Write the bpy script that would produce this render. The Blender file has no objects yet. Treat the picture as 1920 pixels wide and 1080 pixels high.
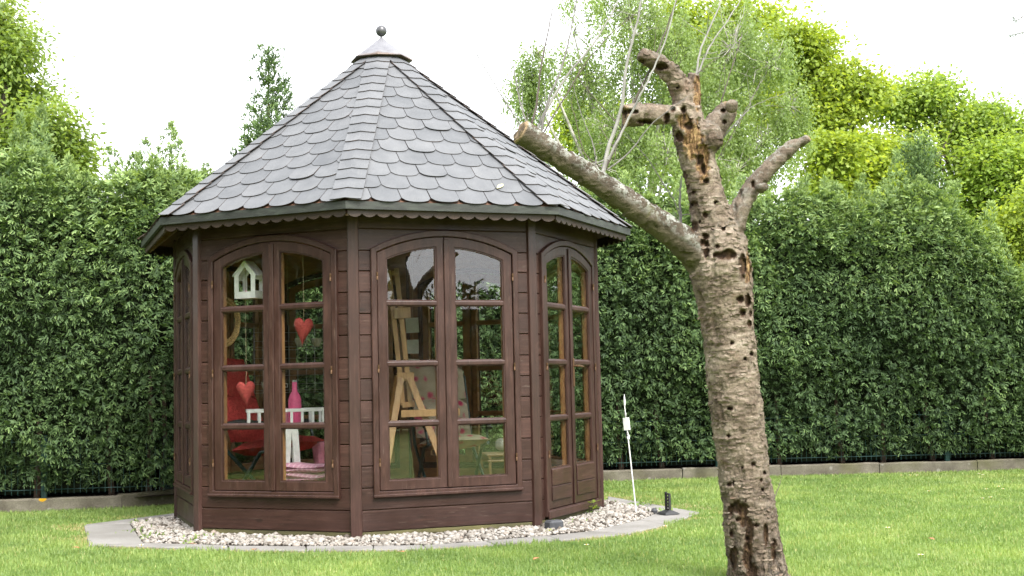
import bpy, bmesh, math, random
import numpy as np
from mathutils import Vector, Matrix
random.seed(7); rng = np.random.default_rng(7)
sc = bpy.context.scene
COL = sc.collection
PI = math.pi

# ------------------------------------------------------------------ camera
CD, CH, CYAW, CPIT, CROL, CF = 9.87864452, .938599, .0972342462, .0755791785, -.0226269594, 2444.50244
cF = np.array([math.sin(CYAW)*math.cos(CPIT), math.cos(CYAW)*math.cos(CPIT), math.sin(CPIT)])
_r = np.array([math.cos(CYAW), -math.sin(CYAW), 0.]); _u = np.cross(_r, cF)
cR = _r*math.cos(CROL)+_u*math.sin(CROL); cU = -_r*math.sin(CROL)+_u*math.cos(CROL)
cC = np.array([0., -CD, CH])
cam = bpy.data.cameras.new('camera'); cam.sensor_width = 36; cam.lens = CF/1920*36
cam.clip_start = .05; cam.clip_end = 2000
camo = bpy.data.objects.new('camera', cam); COL.objects.link(camo)
camo.matrix_world = Matrix(((cR[0], cU[0], -cF[0], cC[0]), (cR[1], cU[1], -cF[1], cC[1]), (cR[2], cU[2], -cF[2], cC[2]), (0, 0, 0, 1)))
sc.camera = camo

# ------------------------------------------------------------------ overcast sky, weak wide sun, exposure
SUN_EL, SUN_AZ = math.radians(50), math.radians(158)      # azimuth clockwise from +y: behind the viewer
w = bpy.data.worlds.new('World'); sc.world = w; w.use_nodes = True
wn, wl = w.node_tree.nodes, w.node_tree.links
wn.clear()
sky = wn.new('ShaderNodeTexSky'); sky.sky_type = 'NISHITA'; sky.sun_disc = False
sky.sun_elevation = SUN_EL; sky.sun_rotation = SUN_AZ; sky.air_density = 1.2; sky.dust_density = 6; sky.ozone_density = 1
hs = wn.new('ShaderNodeHueSaturation'); hs.inputs['Saturation'].default_value = .25
b1 = wn.new('ShaderNodeBackground'); b1.inputs['Strength'].default_value = .06
b2 = wn.new('ShaderNodeBackground'); b2.inputs['Color'].default_value = (.95, .97, 1, 1); b2.inputs['Strength'].default_value = .62   # the cloud layer
ad = wn.new('ShaderNodeAddShader'); wo = wn.new('ShaderNodeOutputWorld')
wl.new(sky.outputs[0], hs.inputs['Color']); wl.new(hs.outputs[0], b1.inputs['Color'])
wl.new(b1.outputs[0], ad.inputs[0]); wl.new(b2.outputs[0], ad.inputs[1]); wl.new(ad.outputs[0], wo.inputs['Surface'])
sun = bpy.data.lights.new('sun', 'SUN'); sun.energy = 1.5; sun.angle = math.radians(18); sun.color = (1, .96, .9)
suno = bpy.data.objects.new('sun', sun); COL.objects.link(suno)
sd = Vector((math.sin(SUN_AZ)*math.cos(SUN_EL), math.cos(SUN_AZ)*math.cos(SUN_EL), math.sin(SUN_EL)))
suno.rotation_euler = sd.to_track_quat('Z', 'Y').to_euler(); suno.location = sd*30
vs = sc.view_settings; vs.view_transform = 'Standard'; vs.look = 'None'; vs.exposure = 1.7; vs.gamma = 1; vs.use_curve_mapping = False
sc.render.engine = 'CYCLES'
cy = sc.cycles
cy.use_denoising = True; cy.denoising_prefilter = 'FAST'; cy.max_bounces = 6; cy.diffuse_bounces = 3; cy.glossy_bounces = 3; cy.transmission_bounces = 4
cy.transparent_max_bounces = 16; cy.caustics_reflective = False; cy.caustics_refractive = False; cy.sample_clamp_indirect = 6

# ------------------------------------------------------------------ helpers: picture rays to places
def ray(x, y): return cF+cR*((x-960)/CF)+cU*((540-y)/CF)
def at(x, y, Y):
    d = ray(x, y); return cC+d*((Y+CD)/d[1])
def atd(x, y, t): return cC+ray(x, y)*t
def gnd(x, y, z=0.):
    d = ray(x, y); return cC+d*((z-CH)/d[2])
def proj(P):
    d = np.asarray(P)-cC; z = d@cF
    return np.stack([960+CF*(d@cR)/z, 540-CF*(d@cU)/z, z], -1)

# value noise
_h = np.random.default_rng(3).random(65536)
def vnoise(P, scale=1., seed=0):
    P = np.asarray(P, float)*scale+seed*17.31
    if P.shape[1] == 2: P = np.c_[P, np.zeros(len(P))]
    I = np.floor(P).astype(np.int64); f = P-I; f = f*f*(3-2*f)
    def hh(i, j, k): return _h[((i*73856093) ^ (j*19349663) ^ (k*83492791)) & 65535]
    x, y, z = I.T; a, b, c = f.T
    l = lambda p, q, t: p+(q-p)*t
    return l(l(l(hh(x, y, z), hh(x+1, y, z), a), l(hh(x, y+1, z), hh(x+1, y+1, z), a), b),
             l(l(hh(x, y, z+1), hh(x+1, y, z+1), a), l(hh(x, y+1, z+1), hh(x+1, y+1, z+1), a), b), c)
def fbm(P, scale=1., seed=0, oct=4):
    s = 0; a = .5
    for o in range(oct): s = s+a*vnoise(P, scale*2**o, seed+o); a *= .5
    return s/(1-.5**oct)
def unit(v): return v/np.maximum(np.linalg.norm(v, axis=-1, keepdims=True), 1e-9)

# objects
def link(name, data, parent=None):
    o = bpy.data.objects.new(name, data); COL.objects.link(o)
    if parent is not None: o.parent = parent
    return o
def tag(o, label=None, cat=None, group=None, kind=None):
    if label: o['label'] = label
    if cat: o['category'] = cat
    if group: o['group'] = group
    if kind: o['kind'] = kind
    return o
def thing(name, label, cat, loc=(0, 0, 0), rz=0, group=None):
    o = link(name, None); o.location = loc; o.rotation_euler.z = rz
    return tag(o, label, cat, group)
def dup(o, parent=None):
    c = o.copy(); COL.objects.link(c)
    if parent is not None: c.parent = parent
    return c
def dup_tree(o, parent=None):
    c = dup(o, parent)
    for ch in list(o.children): dup_tree(ch, c)
    return c
def npmesh(name, V, F, mat, smooth=False, **attrs):
    V = np.asarray(V, np.float32); F = np.asarray(F, np.int32); k = F.shape[1]
    me = bpy.data.meshes.new(name)
    me.vertices.add(len(V)); me.vertices.foreach_set('co', V.ravel())
    me.loops.add(F.size); me.loops.foreach_set('vertex_index', F.ravel())
    me.polygons.add(len(F)); me.polygons.foreach_set('loop_start', np.arange(0, F.size, k, dtype=np.int32))
    for nme, a in attrs.items():
        at_ = me.attributes.new(nme, 'FLOAT', 'POINT'); at_.data.foreach_set('value', np.asarray(a, np.float32))
    me.update(calc_edges=True); me.materials.append(mat)
    if smooth: me.polygons.foreach_set('use_smooth', np.ones(len(F), bool))
    return me

class MB:
    """collects shapes into one mesh"""
    def __init__(s): s.v = []; s.f = []; s.m = []
    def add(s, V, F, mi=0):
        b = len(s.v); s.v += [tuple(map(float, p)) for p in V]; s.f += [tuple(b+i for i in f) for f in F]; s.m += [mi]*len(F)
        return s
    def box(s, x0, x1, y0, y1, z0, z1, mi=0, M=None):
        V = [(x, y, z) for z in (z0, z1) for y in (y0, y1) for x in (x0, x1)]
        if M is not None: V = [M @ Vector(p) for p in V]
        return s.add(V, [(0, 2, 3, 1), (4, 5, 7, 6), (0, 1, 5, 4), (2, 6, 7, 3), (0, 4, 6, 2), (1, 3, 7, 5)], mi)
    def prism(s, pts, d0, d1, ax='y', mi=0, M=None):
        """2-D outline pts given as (x,z) for ax y, (x,y) for ax z, (y,z) for ax x, pulled from d0 to d1"""
        n = len(pts)
        mk = {'y': lambda p, d: (p[0], d, p[1]), 'z': lambda p, d: (p[0], p[1], d), 'x': lambda p, d: (d, p[0], p[1])}[ax]
        V = [mk(p, d0) for p in pts]+[mk(p, d1) for p in pts]
        if M is not None: V = [M @ Vector(p) for p in V]
        return s.add(V, [tuple(range(n)), tuple(range(2*n-1, n-1, -1))]+[(i, (i+1) % n, n+(i+1) % n, n+i) for i in range(n)], mi)
    def ring(s, o, i, y0, y1, mi=0):
        """closed frame between two outlines (x,z) with the same point count, pulled along y"""
        n = len(o)
        V = [(p[0], y0, p[1]) for p in o]+[(p[0], y0, p[1]) for p in i]+[(p[0], y1, p[1]) for p in o]+[(p[0], y1, p[1]) for p in i]
        F = []
        for a in range(n):
            b = (a+1) % n
            F += [(a, b, n+b, n+a), (2*n+a, 3*n+a, 3*n+b, 2*n+b), (a, 2*n+a, 2*n+b, b), (n+a, n+b, 3*n+b, 3*n+a)]
        return s.add(V, F, mi)
    def tube(s, path, rad, n=8, mi=0, cap=True):
        P = [Vector(p) for p in path]
        if not hasattr(rad, '__len__'): rad = [rad]*len(P)
        V = []; up = None
        for i, p in enumerate(P):
            t = (P[min(i+1, len(P)-1)]-P[max(i-1, 0)]).normalized()
            if up is None: up = t.orthogonal().normalized()
            up = (up-t*up.dot(t)).normalized(); sd_ = t.cross(up)
            V += [p+(up*math.cos(2*PI*k/n)+sd_*math.sin(2*PI*k/n))*rad[i] for k in range(n)]
        F = [(i*n+k, i*n+(k+1) % n, (i+1)*n+(k+1) % n, (i+1)*n+k) for i in range(len(P)-1) for k in range(n)]
        if cap: F += [tuple(range(n-1, -1, -1)), tuple(range((len(P)-1)*n, len(P)*n))]
        return s.add(V, F, mi)
    def lathe(s, prof, c=(0, 0, 0), n=20, mi=0):
        V = [(c[0]+r*math.cos(2*PI*k/n), c[1]+r*math.sin(2*PI*k/n), c[2]+z) for r, z in prof for k in range(n)]
        m = len(prof)
        F = [(i*n+k, i*n+(k+1) % n, (i+1)*n+(k+1) % n, (i+1)*n+k) for i in range(m-1) for k in range(n)]
        F += [tuple(range(n-1, -1, -1)), tuple(range((m-1)*n, m*n))]
        return s.add(V, F, mi)
    def mesh(s, name, mats, smooth=False, bevel=0, seg=1):
        me = bpy.data.meshes.new(name); me.from_pydata(s.v, [], s.f)
        for m in (mats if isinstance(mats, (list, tuple)) else [mats]): me.materials.append(m)
        me.polygons.foreach_set('material_index', s.m)
        bm = bmesh.new(); bm.from_mesh(me)
        bmesh.ops.recalc_face_normals(bm, faces=bm.faces)
        if bevel:
            ed = [e for e in bm.edges if len(e.link_faces) == 2 and e.calc_face_angle(0) > .6]
            bmesh.ops.bevel(bm, geom=ed, offset=bevel, segments=seg, affect='EDGES', clamp_overlap=True)
        bm.to_mesh(me); bm.free()
        if smooth:
            me.polygons.foreach_set('use_smooth', np.ones(len(me.polygons), bool))
            try: me.set_sharp_from_angle(angle=math.radians(40))
            except Exception: pass
        return me
    def build(s, name, mats, parent=None, **k): return link(name, s.mesh(name, mats, **k), parent)

# ------------------------------------------------------------------ materials
class NT:
    def __init__(s, name):
        s.mat = bpy.data.materials.new(name); s.mat.use_nodes = True
        s.t = s.mat.node_tree; s.t.nodes.clear()
        s.out = s.t.nodes.new('ShaderNodeOutputMaterial')
    def n(s, typ, props=None, **ins):
        nd = s.t.nodes.new('ShaderNode'+typ)
        for k, v in (props or {}).items(): setattr(nd, k, v)
        for k, v in ins.items(): s.set(nd, k.replace('_', ' '), v)
        return nd
    def set(s, nd, k, v):
        sk = nd.inputs[int(k[1:])] if (k[0] == 'i' and k[1:].isdigit()) else nd.inputs[k]
        if isinstance(v, bpy.types.NodeSocket): s.t.links.new(v, sk)
        elif isinstance(v, bpy.types.Node): s.t.links.new(v.outputs[0], sk)
        elif isinstance(v, (tuple, list)) and len(v) == 3 and sk.type == 'RGBA': sk.default_value = (*v, 1)
        else: sk.default_value = v
    def co(s, kind='Object', scale=(1, 1, 1), rnd=True):
        c = s.n('TexCoord').outputs[kind]
        m = s.n('Mapping', Vector=c, Scale=scale)
        if rnd:
            r = s.n('ObjectInfo').outputs['Random']
            v = s.n('Math', {'operation': 'MULTIPLY'}, i0=r, i1=37.)
            cb = s.n('CombineXYZ', X=v, Y=v, Z=v); s.t.links.new(cb.outputs[0], m.inputs['Location'])
        return m.outputs[0]
    def noise(s, vec, scale=5., detail=4., rough=.55, dist=0.):
        return s.n('TexNoise', Vector=vec, Scale=scale, Detail=detail, Roughness=rough, Distortion=dist).outputs[0]
    def voro(s, vec, scale=5., feature='F1', out=0):
        return s.n('TexVoronoi', {'feature': feature}, Vector=vec, Scale=scale).outputs[out]
    def ramp(s, fac, *stops):
        r = s.n('ValToRGB'); s.t.links.new(fac, r.inputs[0]); e = r.color_ramp.elements
        while len(e) < len(stops): e.new(.5)
        for el, (p, c) in zip(e, stops):
            el.position = p; el.color = (*c, 1) if hasattr(c, '__len__') else (c, c, c, 1)
        return r.outputs[0]
    def mix(s, fac, a, b, blend='MIX'):
        m = s.n('Mix', {'data_type': 'RGBA', 'blend_type': blend})
        s.set(m, 'i0', fac); s.set(m, 'i6', a); s.set(m, 'i7', b); return m.outputs[2]
    def mul(s, a, b): return s.n('Math', {'operation': 'MULTIPLY'}, i0=a, i1=b).outputs[0]
    def math(s, op, a, b=0.): return s.n('Math', {'operation': op}, i0=a, i1=b).outputs[0]
    def attr(s, name): return s.n('Attribute', {'attribute_name': name}).outputs['Fac']
    def rnd(s): return s.n('ObjectInfo').outputs['Random']
    def bump(s, h, st=.3, dist=.01): return s.n('Bump', Strength=st, Distance=dist, Height=h).outputs[0]
    def surf(s, sh): s.t.links.new(sh if isinstance(sh, bpy.types.NodeSocket) else sh.outputs[0], s.out.inputs['Surface']); return s.mat
    def pbr(s, col, rough=.5, bump=None, spec=.5, metal=0., **k):
        b = s.n('BsdfPrincipled', Roughness=rough, Metallic=metal); s.set(b, 'Base Color', col); s.set(b, 'Specular IOR Level', spec)
        if bump is not None: s.set(b, 'Normal', bump)
        for kk, v in k.items(): s.set(b, kk.replace('_', ' '), v)
        return b

def simple(name, col, rough=.5, metal=0., spec=.5, var=.12, scale=30., bump=.15):
    t = NT(name); v = t.co(); nz = t.noise(v, scale, 4)
    c2 = tuple(c*(1-var*2) for c in col); c1 = tuple(min(1, c*(1+var)) for c in col)
    c = t.ramp(nz, (.3, c2), (.7, c1))
    return t.surf(t.pbr(c, rough, t.bump(nz, bump, .002), spec, metal))

def wood(name, c0, c1, c2, grain=(2, 30, 30), rough=.45, wear=None, spec=.5, var=.25):
    """timber with grain along the short-scale axis; c2 = lighter worn streaks"""
    t = NT(name); v = t.co('Object', grain); g = t.noise(v, 3., 6, .65, .6)
    v2 = t.co('Object', (1, 1, 1)); big = t.noise(v2, 3.5, 3)
    col = t.ramp(g, (.25, c0), (.55, c1), (.82, c2))
    col = t.mix(.55, col, t.ramp(big, (.3, (.55, .55, .55)), (.7, (1.25, 1.2, 1.18))), 'MULTIPLY')
    rv = t.ramp(t.rnd(), (0, 1-var), (1, 1+var)); col = t.mix(1., col, rv, 'MULTIPLY')
    if wear:
        wn_ = t.noise(t.co('Object', (grain[0]*1.5, grain[1]*.8, grain[2]*.8)), 4., 6, .7)
        col = t.mix(t.mul(t.ramp(wn_, (.60, 0), (.74, 1)), .6), col, wear)
        kn = t.voro(t.co('Object', (grain[0]*2.2, grain[1]*.25, grain[2]*.25)), 1.1)
        col = t.mix(t.mul(t.ramp(kn, (.05, 1), (.11, 0)), .7), col, (.012, .006, .004))
    r = t.ramp(big, (.3, rough-.1), (.7, rough+.12))
    return t.surf(t.pbr(col, r, t.bump(g, .25, .003), spec))

BROWN = dict(c0=(.0235, .0105, .0078), c1=(.0455, .0208, .0155), c2=(.082, .041, .030), spec=.36, wear=(.15, .115, .09))
M_plank = wood('stained_plank', grain=(1.2, 26, 26), rough=.44, **BROWN)
M_post = wood('stained_post', grain=(26, 26, 1.2), rough=.42, var=.15, **BROWN)
M_frame = wood('stained_frame', grain=(14, 14, 2), rough=.42, var=.12, **BROWN)
M_val = wood('valance_wood', (.017, .009, .005), (.034, .018, .0095), (.052, .029, .016), grain=(2, 20, 20), rough=.6)
M_pine = wood('varnished_pine', (.15, .072, .028), (.25, .13, .052), (.34, .195, .085), grain=(3, 18, 6), rough=.35)
M_easel = wood('easel_beech', (.34, .19, .075), (.47, .29, .13), (.56, .37, .19), grain=(12, 12, 2), rough=.4, var=.06)
M_bamboo = wood('bamboo_cane', (.25, .15, .06), (.37, .23, .1), (.45, .3, .15), grain=(10, 10, 6), rough=.4, var=.06)
M_moss = wood('mossy_sill', (.035, .032, .014), (.075, .07, .026), (.13, .12, .05), grain=(2, 20, 20), rough=.8)

def mk_glass():
    t = NT('window_glass')
    fc = t.n('LayerWeight', Blend=.5).outputs['Facing']
    fr = t.math('ADD', t.mul(t.math('POWER', fc, 5.), .9), .05)          # reflectance of each face of the pane, same from both sides
    wv = t.noise(t.co('Object', (1, 1, 1)), 2.2, 2)
    gl = t.n('BsdfGlossy', Roughness=.004, Color=(.95, .96, 1), Normal=t.bump(wv, .02, .01))
    tr = t.n('BsdfTransparent', Color=(.965, .975, .965))
    m = t.n('MixShader'); t.set(m, 'i0', fr); t.set(m, 'i1', tr.outputs[0]); t.set(m, 'i2', gl.outputs[0])
    return t.surf(m)
M_glass = mk_glass()

def mk_shingle(edge=False):
    t = NT('shingle_edge' if edge else 'slate_shingle'); v = t.co('Object', (1, 1, 1))
    fine = t.noise(v, 160., 3, .7); bl = t.noise(v, 6., 4); st = t.noise(t.co('Object', (26, 3, 3)), 3., 4, .6)
    if edge: col = t.ramp(bl, (.35, (.04, .036, .036)), (.6, (.07, .045, .034)), (.75, (.15, .065, .03)))
    else:
        col = t.ramp(bl, (.3, (.084, .088, .095)), (.7, (.120, .124, .131)))
        col = t.mix(.5, col, t.ramp(fine, (.3, (.72, .72, .72)), (.7, (1.25, 1.25, 1.25))), 'MULTIPLY')
        col = t.mix(t.mul(t.ramp(st, (.55, 0), (.75, 1)), .35), col, (.14, .142, .14))
        col = t.mix(1., col, t.ramp(t.rnd(), (0, (.86, .87, .88)), (.5, (1, 1, 1)), (1, (1.1, 1.09, 1.08))), 'MULTIPLY')
    return t.surf(t.pbr(col, .62, t.bump(fine, .35, .0015), .5))
M_shin, M_shin_e = mk_shingle(), mk_shingle(True)
def mk_fascia():
    t = NT('patinated_fascia'); v = t.co('Object', (3, 14, 14)); a = t.noise(v, 3., 6, .7)
    col = t.ramp(a, (.3, (.018, .018, .016)), (.5, (.030, .033, .028)), (.66, (.048, .056, .044)), (.8, (.075, .054, .04)))
    return t.surf(t.pbr(col, .5, t.bump(a, .2, .002), .5, .2))
M_fascia = mk_fascia()
def mk_cap():
    t = NT('zinc_cap'); z = t.n('SeparateXYZ', Vector=t.n('TexCoord').outputs['Object']).outputs['Z']
    nz = t.noise(t.co('Object', (1, 1, 1)), 16., 5)
    k = t.math('ADD', z, t.mul(nz, .05))
    rim = t.ramp(t.math('MULTIPLY', t.math('SUBTRACT', k, 3.465), 12.), (.1, 1), (.4, 0))
    col = t.mix(rim, t.ramp(nz, (.3, (.13, .13, .145)), (.7, (.19, .19, .205))), (.12, .085, .065))
    return t.surf(t.pbr(col, .5, None, .4, .1))
M_cap = mk_cap()
M_ball = simple('lead_ball', (.10, .10, .105), .4, .6)
M_brass = simple('old_brass', (.11, .058, .028), .55, .5)

def leafmat(name, stops, trans=.35, tcol=(1.25, 1.25, .6), rough=.45, spec=.35, noise_scale=1.2):
    t = NT(name); a = t.attr('tint'); col = t.ramp(a, *stops)
    nz = t.noise(t.co('Object', (1, 1, 1), False), noise_scale, 3)
    col = t.mix(.6, col, t.ramp(nz, (.3, (.75, .78, .8)), (.7, (1.2, 1.18, 1.05))), 'MULTIPLY')
    p = t.pbr(col, rough, None, spec)
    tr = t.n('BsdfTranslucent', Color=t.mix(1., col, tcol, 'MULTIPLY'))
    m = t.n('MixShader'); t.set(m, 'i0', trans); t.set(m, 'i1', p.outputs[0]); t.set(m, 'i2', tr.outputs[0])
    return t.surf(m)
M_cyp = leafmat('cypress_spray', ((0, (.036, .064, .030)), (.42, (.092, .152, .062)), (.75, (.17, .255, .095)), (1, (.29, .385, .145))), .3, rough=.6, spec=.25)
M_cypd = leafmat('cypress_spray_dark', ((0, (.015, .028, .013)), (1, (.055, .09, .035))), .15)
M_birch = leafmat('birch_leaf', ((0, (.17, .245, .085)), (.6, (.26, .35, .135)), (1, (.35, .44, .19))), .5, (1.15, 1.15, .6))
M_maple = leafmat('maple_leaf', ((0, (.19, .27, .05)), (.5, (.32, .42, .075)), (1, (.46, .52, .10))), .54, (1.2, 1.12, .5))
M_lime = leafmat('lime_leaf', ((0, (.17, .26, .06)), (.5, (.285, .40, .095)), (1, (.41, .50, .125))), .54, (1.2, 1.15, .5))
M_chest = leafmat('chestnut_leaf', ((0, (.13, .20, .05)), (.5, (.24, .335, .09)), (1, (.40, .47, .13))), .5, (1.2, 1.15, .5))
M_olive = leafmat('dark_leaf', ((0, (.02, .03, .012)), (.6, (.05, .065, .02)), (1, (.11, .11, .035))), .2)
M_larch = leafmat('larch_needle', ((0, (.08, .12, .07)), (1, (.16, .2, .12))), .3)
M_core = simple('hedge_core', (.016, .022, .011), .95, spec=.05, var=.3, scale=8)  # dark colour stands for the shade deep inside the hedge
M_twig = simple('brown_twig', (.10, .07, .05), .8, spec=.2, var=.3)
M_birchbark = simple('birch_bark', (.42, .40, .36), .7, spec=.2, var=.35, scale=6)
M_bark = simple('grey_bark', (.10, .085, .065), .85, spec=.15, var=.35, scale=9, bump=.5)

# ------------------------------------------------------------------ ground: lawn, slabs, gravel bed
def mk_lawn():
    t = NT('lawn_turf'); v = t.co('Object', (1, 1, 1), False)
    a = t.noise(v, 1.1, 4); f = t.noise(v, 60., 4, .7)
    col = t.ramp(a, (.3, (.13, .20, .045)), (.6, (.185, .27, .06)), (.8, (.25, .30, .085)))
    col = t.mix(.6, col, t.ramp(f, (.3, (.6, .6, .6)), (.7, (1.25, 1.2, 1.1))), 'MULTIPLY')
    return t.surf(t.pbr(col, .8, t.bump(f, .8, .02), .2))
M_lawn = mk_lawn()
lawn = MB(); n_ = 40
lawn.add([(x*400/n_-200, y*400/n_-150, 0) for y in range(n_+1) for x in range(n_+1)], [(j*(n_+1)+i, j*(n_+1)+i+1, (j+1)*(n_+1)+i+1, (j+1)*(n_+1)+i) for j in range(n_) for i in range(n_)])
tag(lawn.build('lawn', M_lawn), 'short bright green lawn around the summerhouse', 'lawn', kind='structure')

G2 = lambda L: [tuple(gnd(x, y)[:2]) for x, y in L]
inner = G2([(328, 973), (244, 985), (270, 1022), (428, 1026.5), (574, 1028), (700, 1027.5), (793, 1026), (912, 1017.5), (1026, 1008), (1110, 999), (1197, 979), (1236, 963), (1139, 945)])
outer = G2([(328, 965), (157, 987), (166, 1026), (428, 1034), (574, 1036), (700, 1035), (800, 1032), (928, 1025), (1050, 1016.5), (1175, 1005), (1252, 987), (1313, 963.5), (1139, 933)])
def mk_slab():
    t = NT('paving_concrete'); v = t.co('Object', (1, 1, 1)); a = t.noise(v, 3., 5); f = t.noise(v, 90., 3, .7)
    col = t.ramp(a, (.3, (.17, .162, .148)), (.7, (.26, .25, .235)))
    col = t.mix(.5, col, t.ramp(f, (.3, (.75, .75, .75)), (.7, (1.18, 1.18, 1.18))), 'MULTIPLY')
    d = t.noise(v, 9., 5, .7); col = t.mix(t.mul(t.ramp(d, (.62, 0), (.72, 1)), .7), col, (.13, .12, .06))
    return t.surf(t.pbr(col, .85, t.bump(f, .35, .003), .25))
M_slab = mk_slab()
pav = thing('paved_edging', 'ring of grey concrete paving slabs framing the white gravel', 'paving', (0, 0, 0)); pav['kind'] = 'structure'
for i in range(len(inner)-1):
    a, b, c, d = inner[i], inner[i+1], outer[i+1], outer[i]
    cx, cyy = sum(p[0] for p in (a, b, c, d))/4, sum(p[1] for p in (a, b, c, d))/4
    sh = lambda p: (cx+(p[0]-cx)*.988-0, cyy+(p[1]-cyy)*.988)
    MB().prism([sh(p) for p in (a, b, c, d)], -.03, .012+.004*random.random(), 'z').build('paving_slab', M_slab, pav, bevel=.004)
# gravel bed
def inpoly(P, poly):
    x, y = P[:, 0], P[:, 1]; r = np.zeros(len(P), bool); n = len(poly)
    for i in range(n):
        (x1, y1), (x2, y2) = poly[i], poly[(i+1) % n]
        c = ((y1 > y) != (y2 > y)) & (x < (x2-x1)*(y-y1)/((y2-y1) if y2 != y1 else 1e-9)+x1)
        r ^= c
    return r
inner_poly = inner+[(.9, 1.75), (-.6, 1.55)]
outer_poly = outer+[(.9, 2.0), (-.6, 1.6)]
M_soil = simple('dark_soil', (.035, .026, .018), .95, spec=.1, var=.4, scale=20, bump=.6)
bed = MB().prism(inner_poly, .0, .006, 'z'); tag(bed.build('gravel_bed', M_soil), 'dark soil under the white gravel', 'soil', kind='structure')
def mk_pebble():
    t = NT('white_pebble'); a = t.attr('tint'); v = t.co('Object', (1, 1, 1), False); f = t.noise(v, 45., 4)
    col = t.ramp(a, (0, (.05, .04, .03)), (.15, (.10, .082, .064)), (.3, (.165, .147, .125)), (.55, (.245, .223, .195)), (.85, (.35, .33, .30)), (1, (.26, .205, .165)))
    col = t.mix(.5, col, t.ramp(f, (.3, (.75, .74, .72)), (.7, (1.15, 1.15, 1.15))), 'MULTIPLY')
    return t.surf(t.pbr(col, .6, t.bump(f, .3, .003), .35))
M_peb = mk_pebble()
bm = bmesh.new(); bmesh.ops.create_icosphere(bm, subdivisions=1, radius=1); IV = np.array([v.co[:] for v in bm.verts]); IF = np.array([[v.index for v in f.verts] for f in bm.faces]); bm.free()
N = 12500
P = np.c_[rng.uniform(-2.2, 2.2, N*4), rng.uniform(-2.3, 1.2, N*4)]
rad = np.hypot(P[:, 0], P[:, 1])
P = P[inpoly(P, inner_poly) & (rad > 1.44)][:N]
n = len(P); sz = rng.lognormal(-4.62, .42, n).clip(.005, .027)
S = sz[:, None]*np.c_[rng.uniform(.8, 1.25, n), rng.uniform(.7, 1.1, n), rng.uniform(.5, .85, n)]
ang = rng.uniform(0, 2*PI, n); ca, sa = np.cos(ang)[:, None], np.sin(ang)[:, None]
def_ = 1+.3*(np.stack([vnoise(IV*1.3+k*3.1, 1., k) for k in range(12)])-.5)          # a dozen pebble shapes
shp = (IV[None]*def_[..., None])[rng.integers(0, 12, n)]
V = shp*S[:, None, :]
X = V[..., 0]*ca-V[..., 1]*sa; Y = V[..., 0]*sa+V[..., 1]*ca
mound = .004+.014*np.clip(1-np.abs(np.hypot(P[:, 0], P[:, 1])-1.72)/.3, 0, 1)
Z = V[..., 2]+(mound+S[:, 2]*.3+rng.uniform(0, .012, n))[:, None]
V = np.stack([X+P[:, :1], Y+P[:, 1:2], Z], -1).reshape(-1, 3)
F = (IF[None]+(np.arange(n)*len(IV))[:, None, None]).reshape(-1, 3)
tn = rng.random(n); tn = np.where(rng.random(n) < .6, .45+.5*tn, tn)
tag(link('gravel', npmesh('gravel', V, F, M_peb, True, tint=np.repeat(tn, len(IV)))), 'white and beige pebble gravel round the base of the summerhouse', 'gravel', kind='stuff')

# ------------------------------------------------------------------ kerb line, soil, fence
g2 = lambda x, y: gnd(x, y)[:2]
KP = np.array([(-7.5, 1.0), g2(0, 962), g2(320, 950), (-1.42, 2.5), (1.1, 2.85), g2(1140, 903), g2(1450, 894), g2(1920, 882), (10.5, 2.25)])  # unseen bay behind the house, shaped to let more light reach the hedge
KL = np.r_[0, np.cumsum(np.linalg.norm(np.diff(KP, axis=0), axis=1))]
def kp(s, off=0.):
    s = np.asarray(s, float); x = np.interp(s, KL, KP[:, 0]); y = np.interp(s, KL, KP[:, 1])
    e = .25; t = np.stack([np.interp(s+e, KL, KP[:, 0])-np.interp(s-e, KL, KP[:, 0]), np.interp(s+e, KL, KP[:, 1])-np.interp(s-e, KL, KP[:, 1])], -1); t = unit(t)
    nrm = np.stack([-t[..., 1], t[..., 0]], -1)       # to the back
    return np.stack([x, y], -1)+nrm*off, t, nrm
def mk_kerb():
    t = NT('weathered_kerb'); v = t.co('Object', (1, 1, 1), False); a = t.noise(v, 5., 6, .65); f = t.noise(v, 80., 3, .7)
    col = t.ramp(a, (.3, (.075, .066, .05)), (.55, (.135, .122, .095)), (.75, (.19, .175, .14)))
    col = t.mix(.6, col, t.ramp(f, (.3, (.7, .7, .7)), (.7, (1.2, 1.2, 1.2))), 'MULTIPLY')
    z = t.n('SeparateXYZ', Vector=t.n('TexCoord').outputs['Object']).outputs['Z']
    m = t.noise(v, 2.3, 4); col = t.mix(t.mul(t.ramp(m, (.5, 0), (.68, 1)), .55), col, (.085, .085, .03))
    sp = t.voro(v, 7.); col = t.mix(t.mul(t.ramp(sp, (.12, 1), (.17, 0)), .5), col, (.27, .26, .24))
    for x, y, r in ((78, 933, .05), (133, 932, .085), (150, 932, .07)):
        P_ = gnd(x, y, .115)
        dd = t.n('VectorMath', {'operation': 'DISTANCE'}, i0=v, i1=tuple(P_)).outputs['Value']
        dd = t.math('ADD', dd, t.mul(t.math('SUBTRACT', a, .5), .06))
        col = t.mix(t.ramp(t.math('DIVIDE', dd, r), (.75, 1), (.9, 0)), col, (.42, .24, .01))
    return t.surf(t.pbr(col, .9, t.bump(f, .5, .004), .2))
M_kerb = mk_kerb()
kerb = thing('concrete_kerb', 'low weathered concrete kerb of long stones in front of the hedge', 'kerb')
s = .4; si = 0
breaks = []
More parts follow.
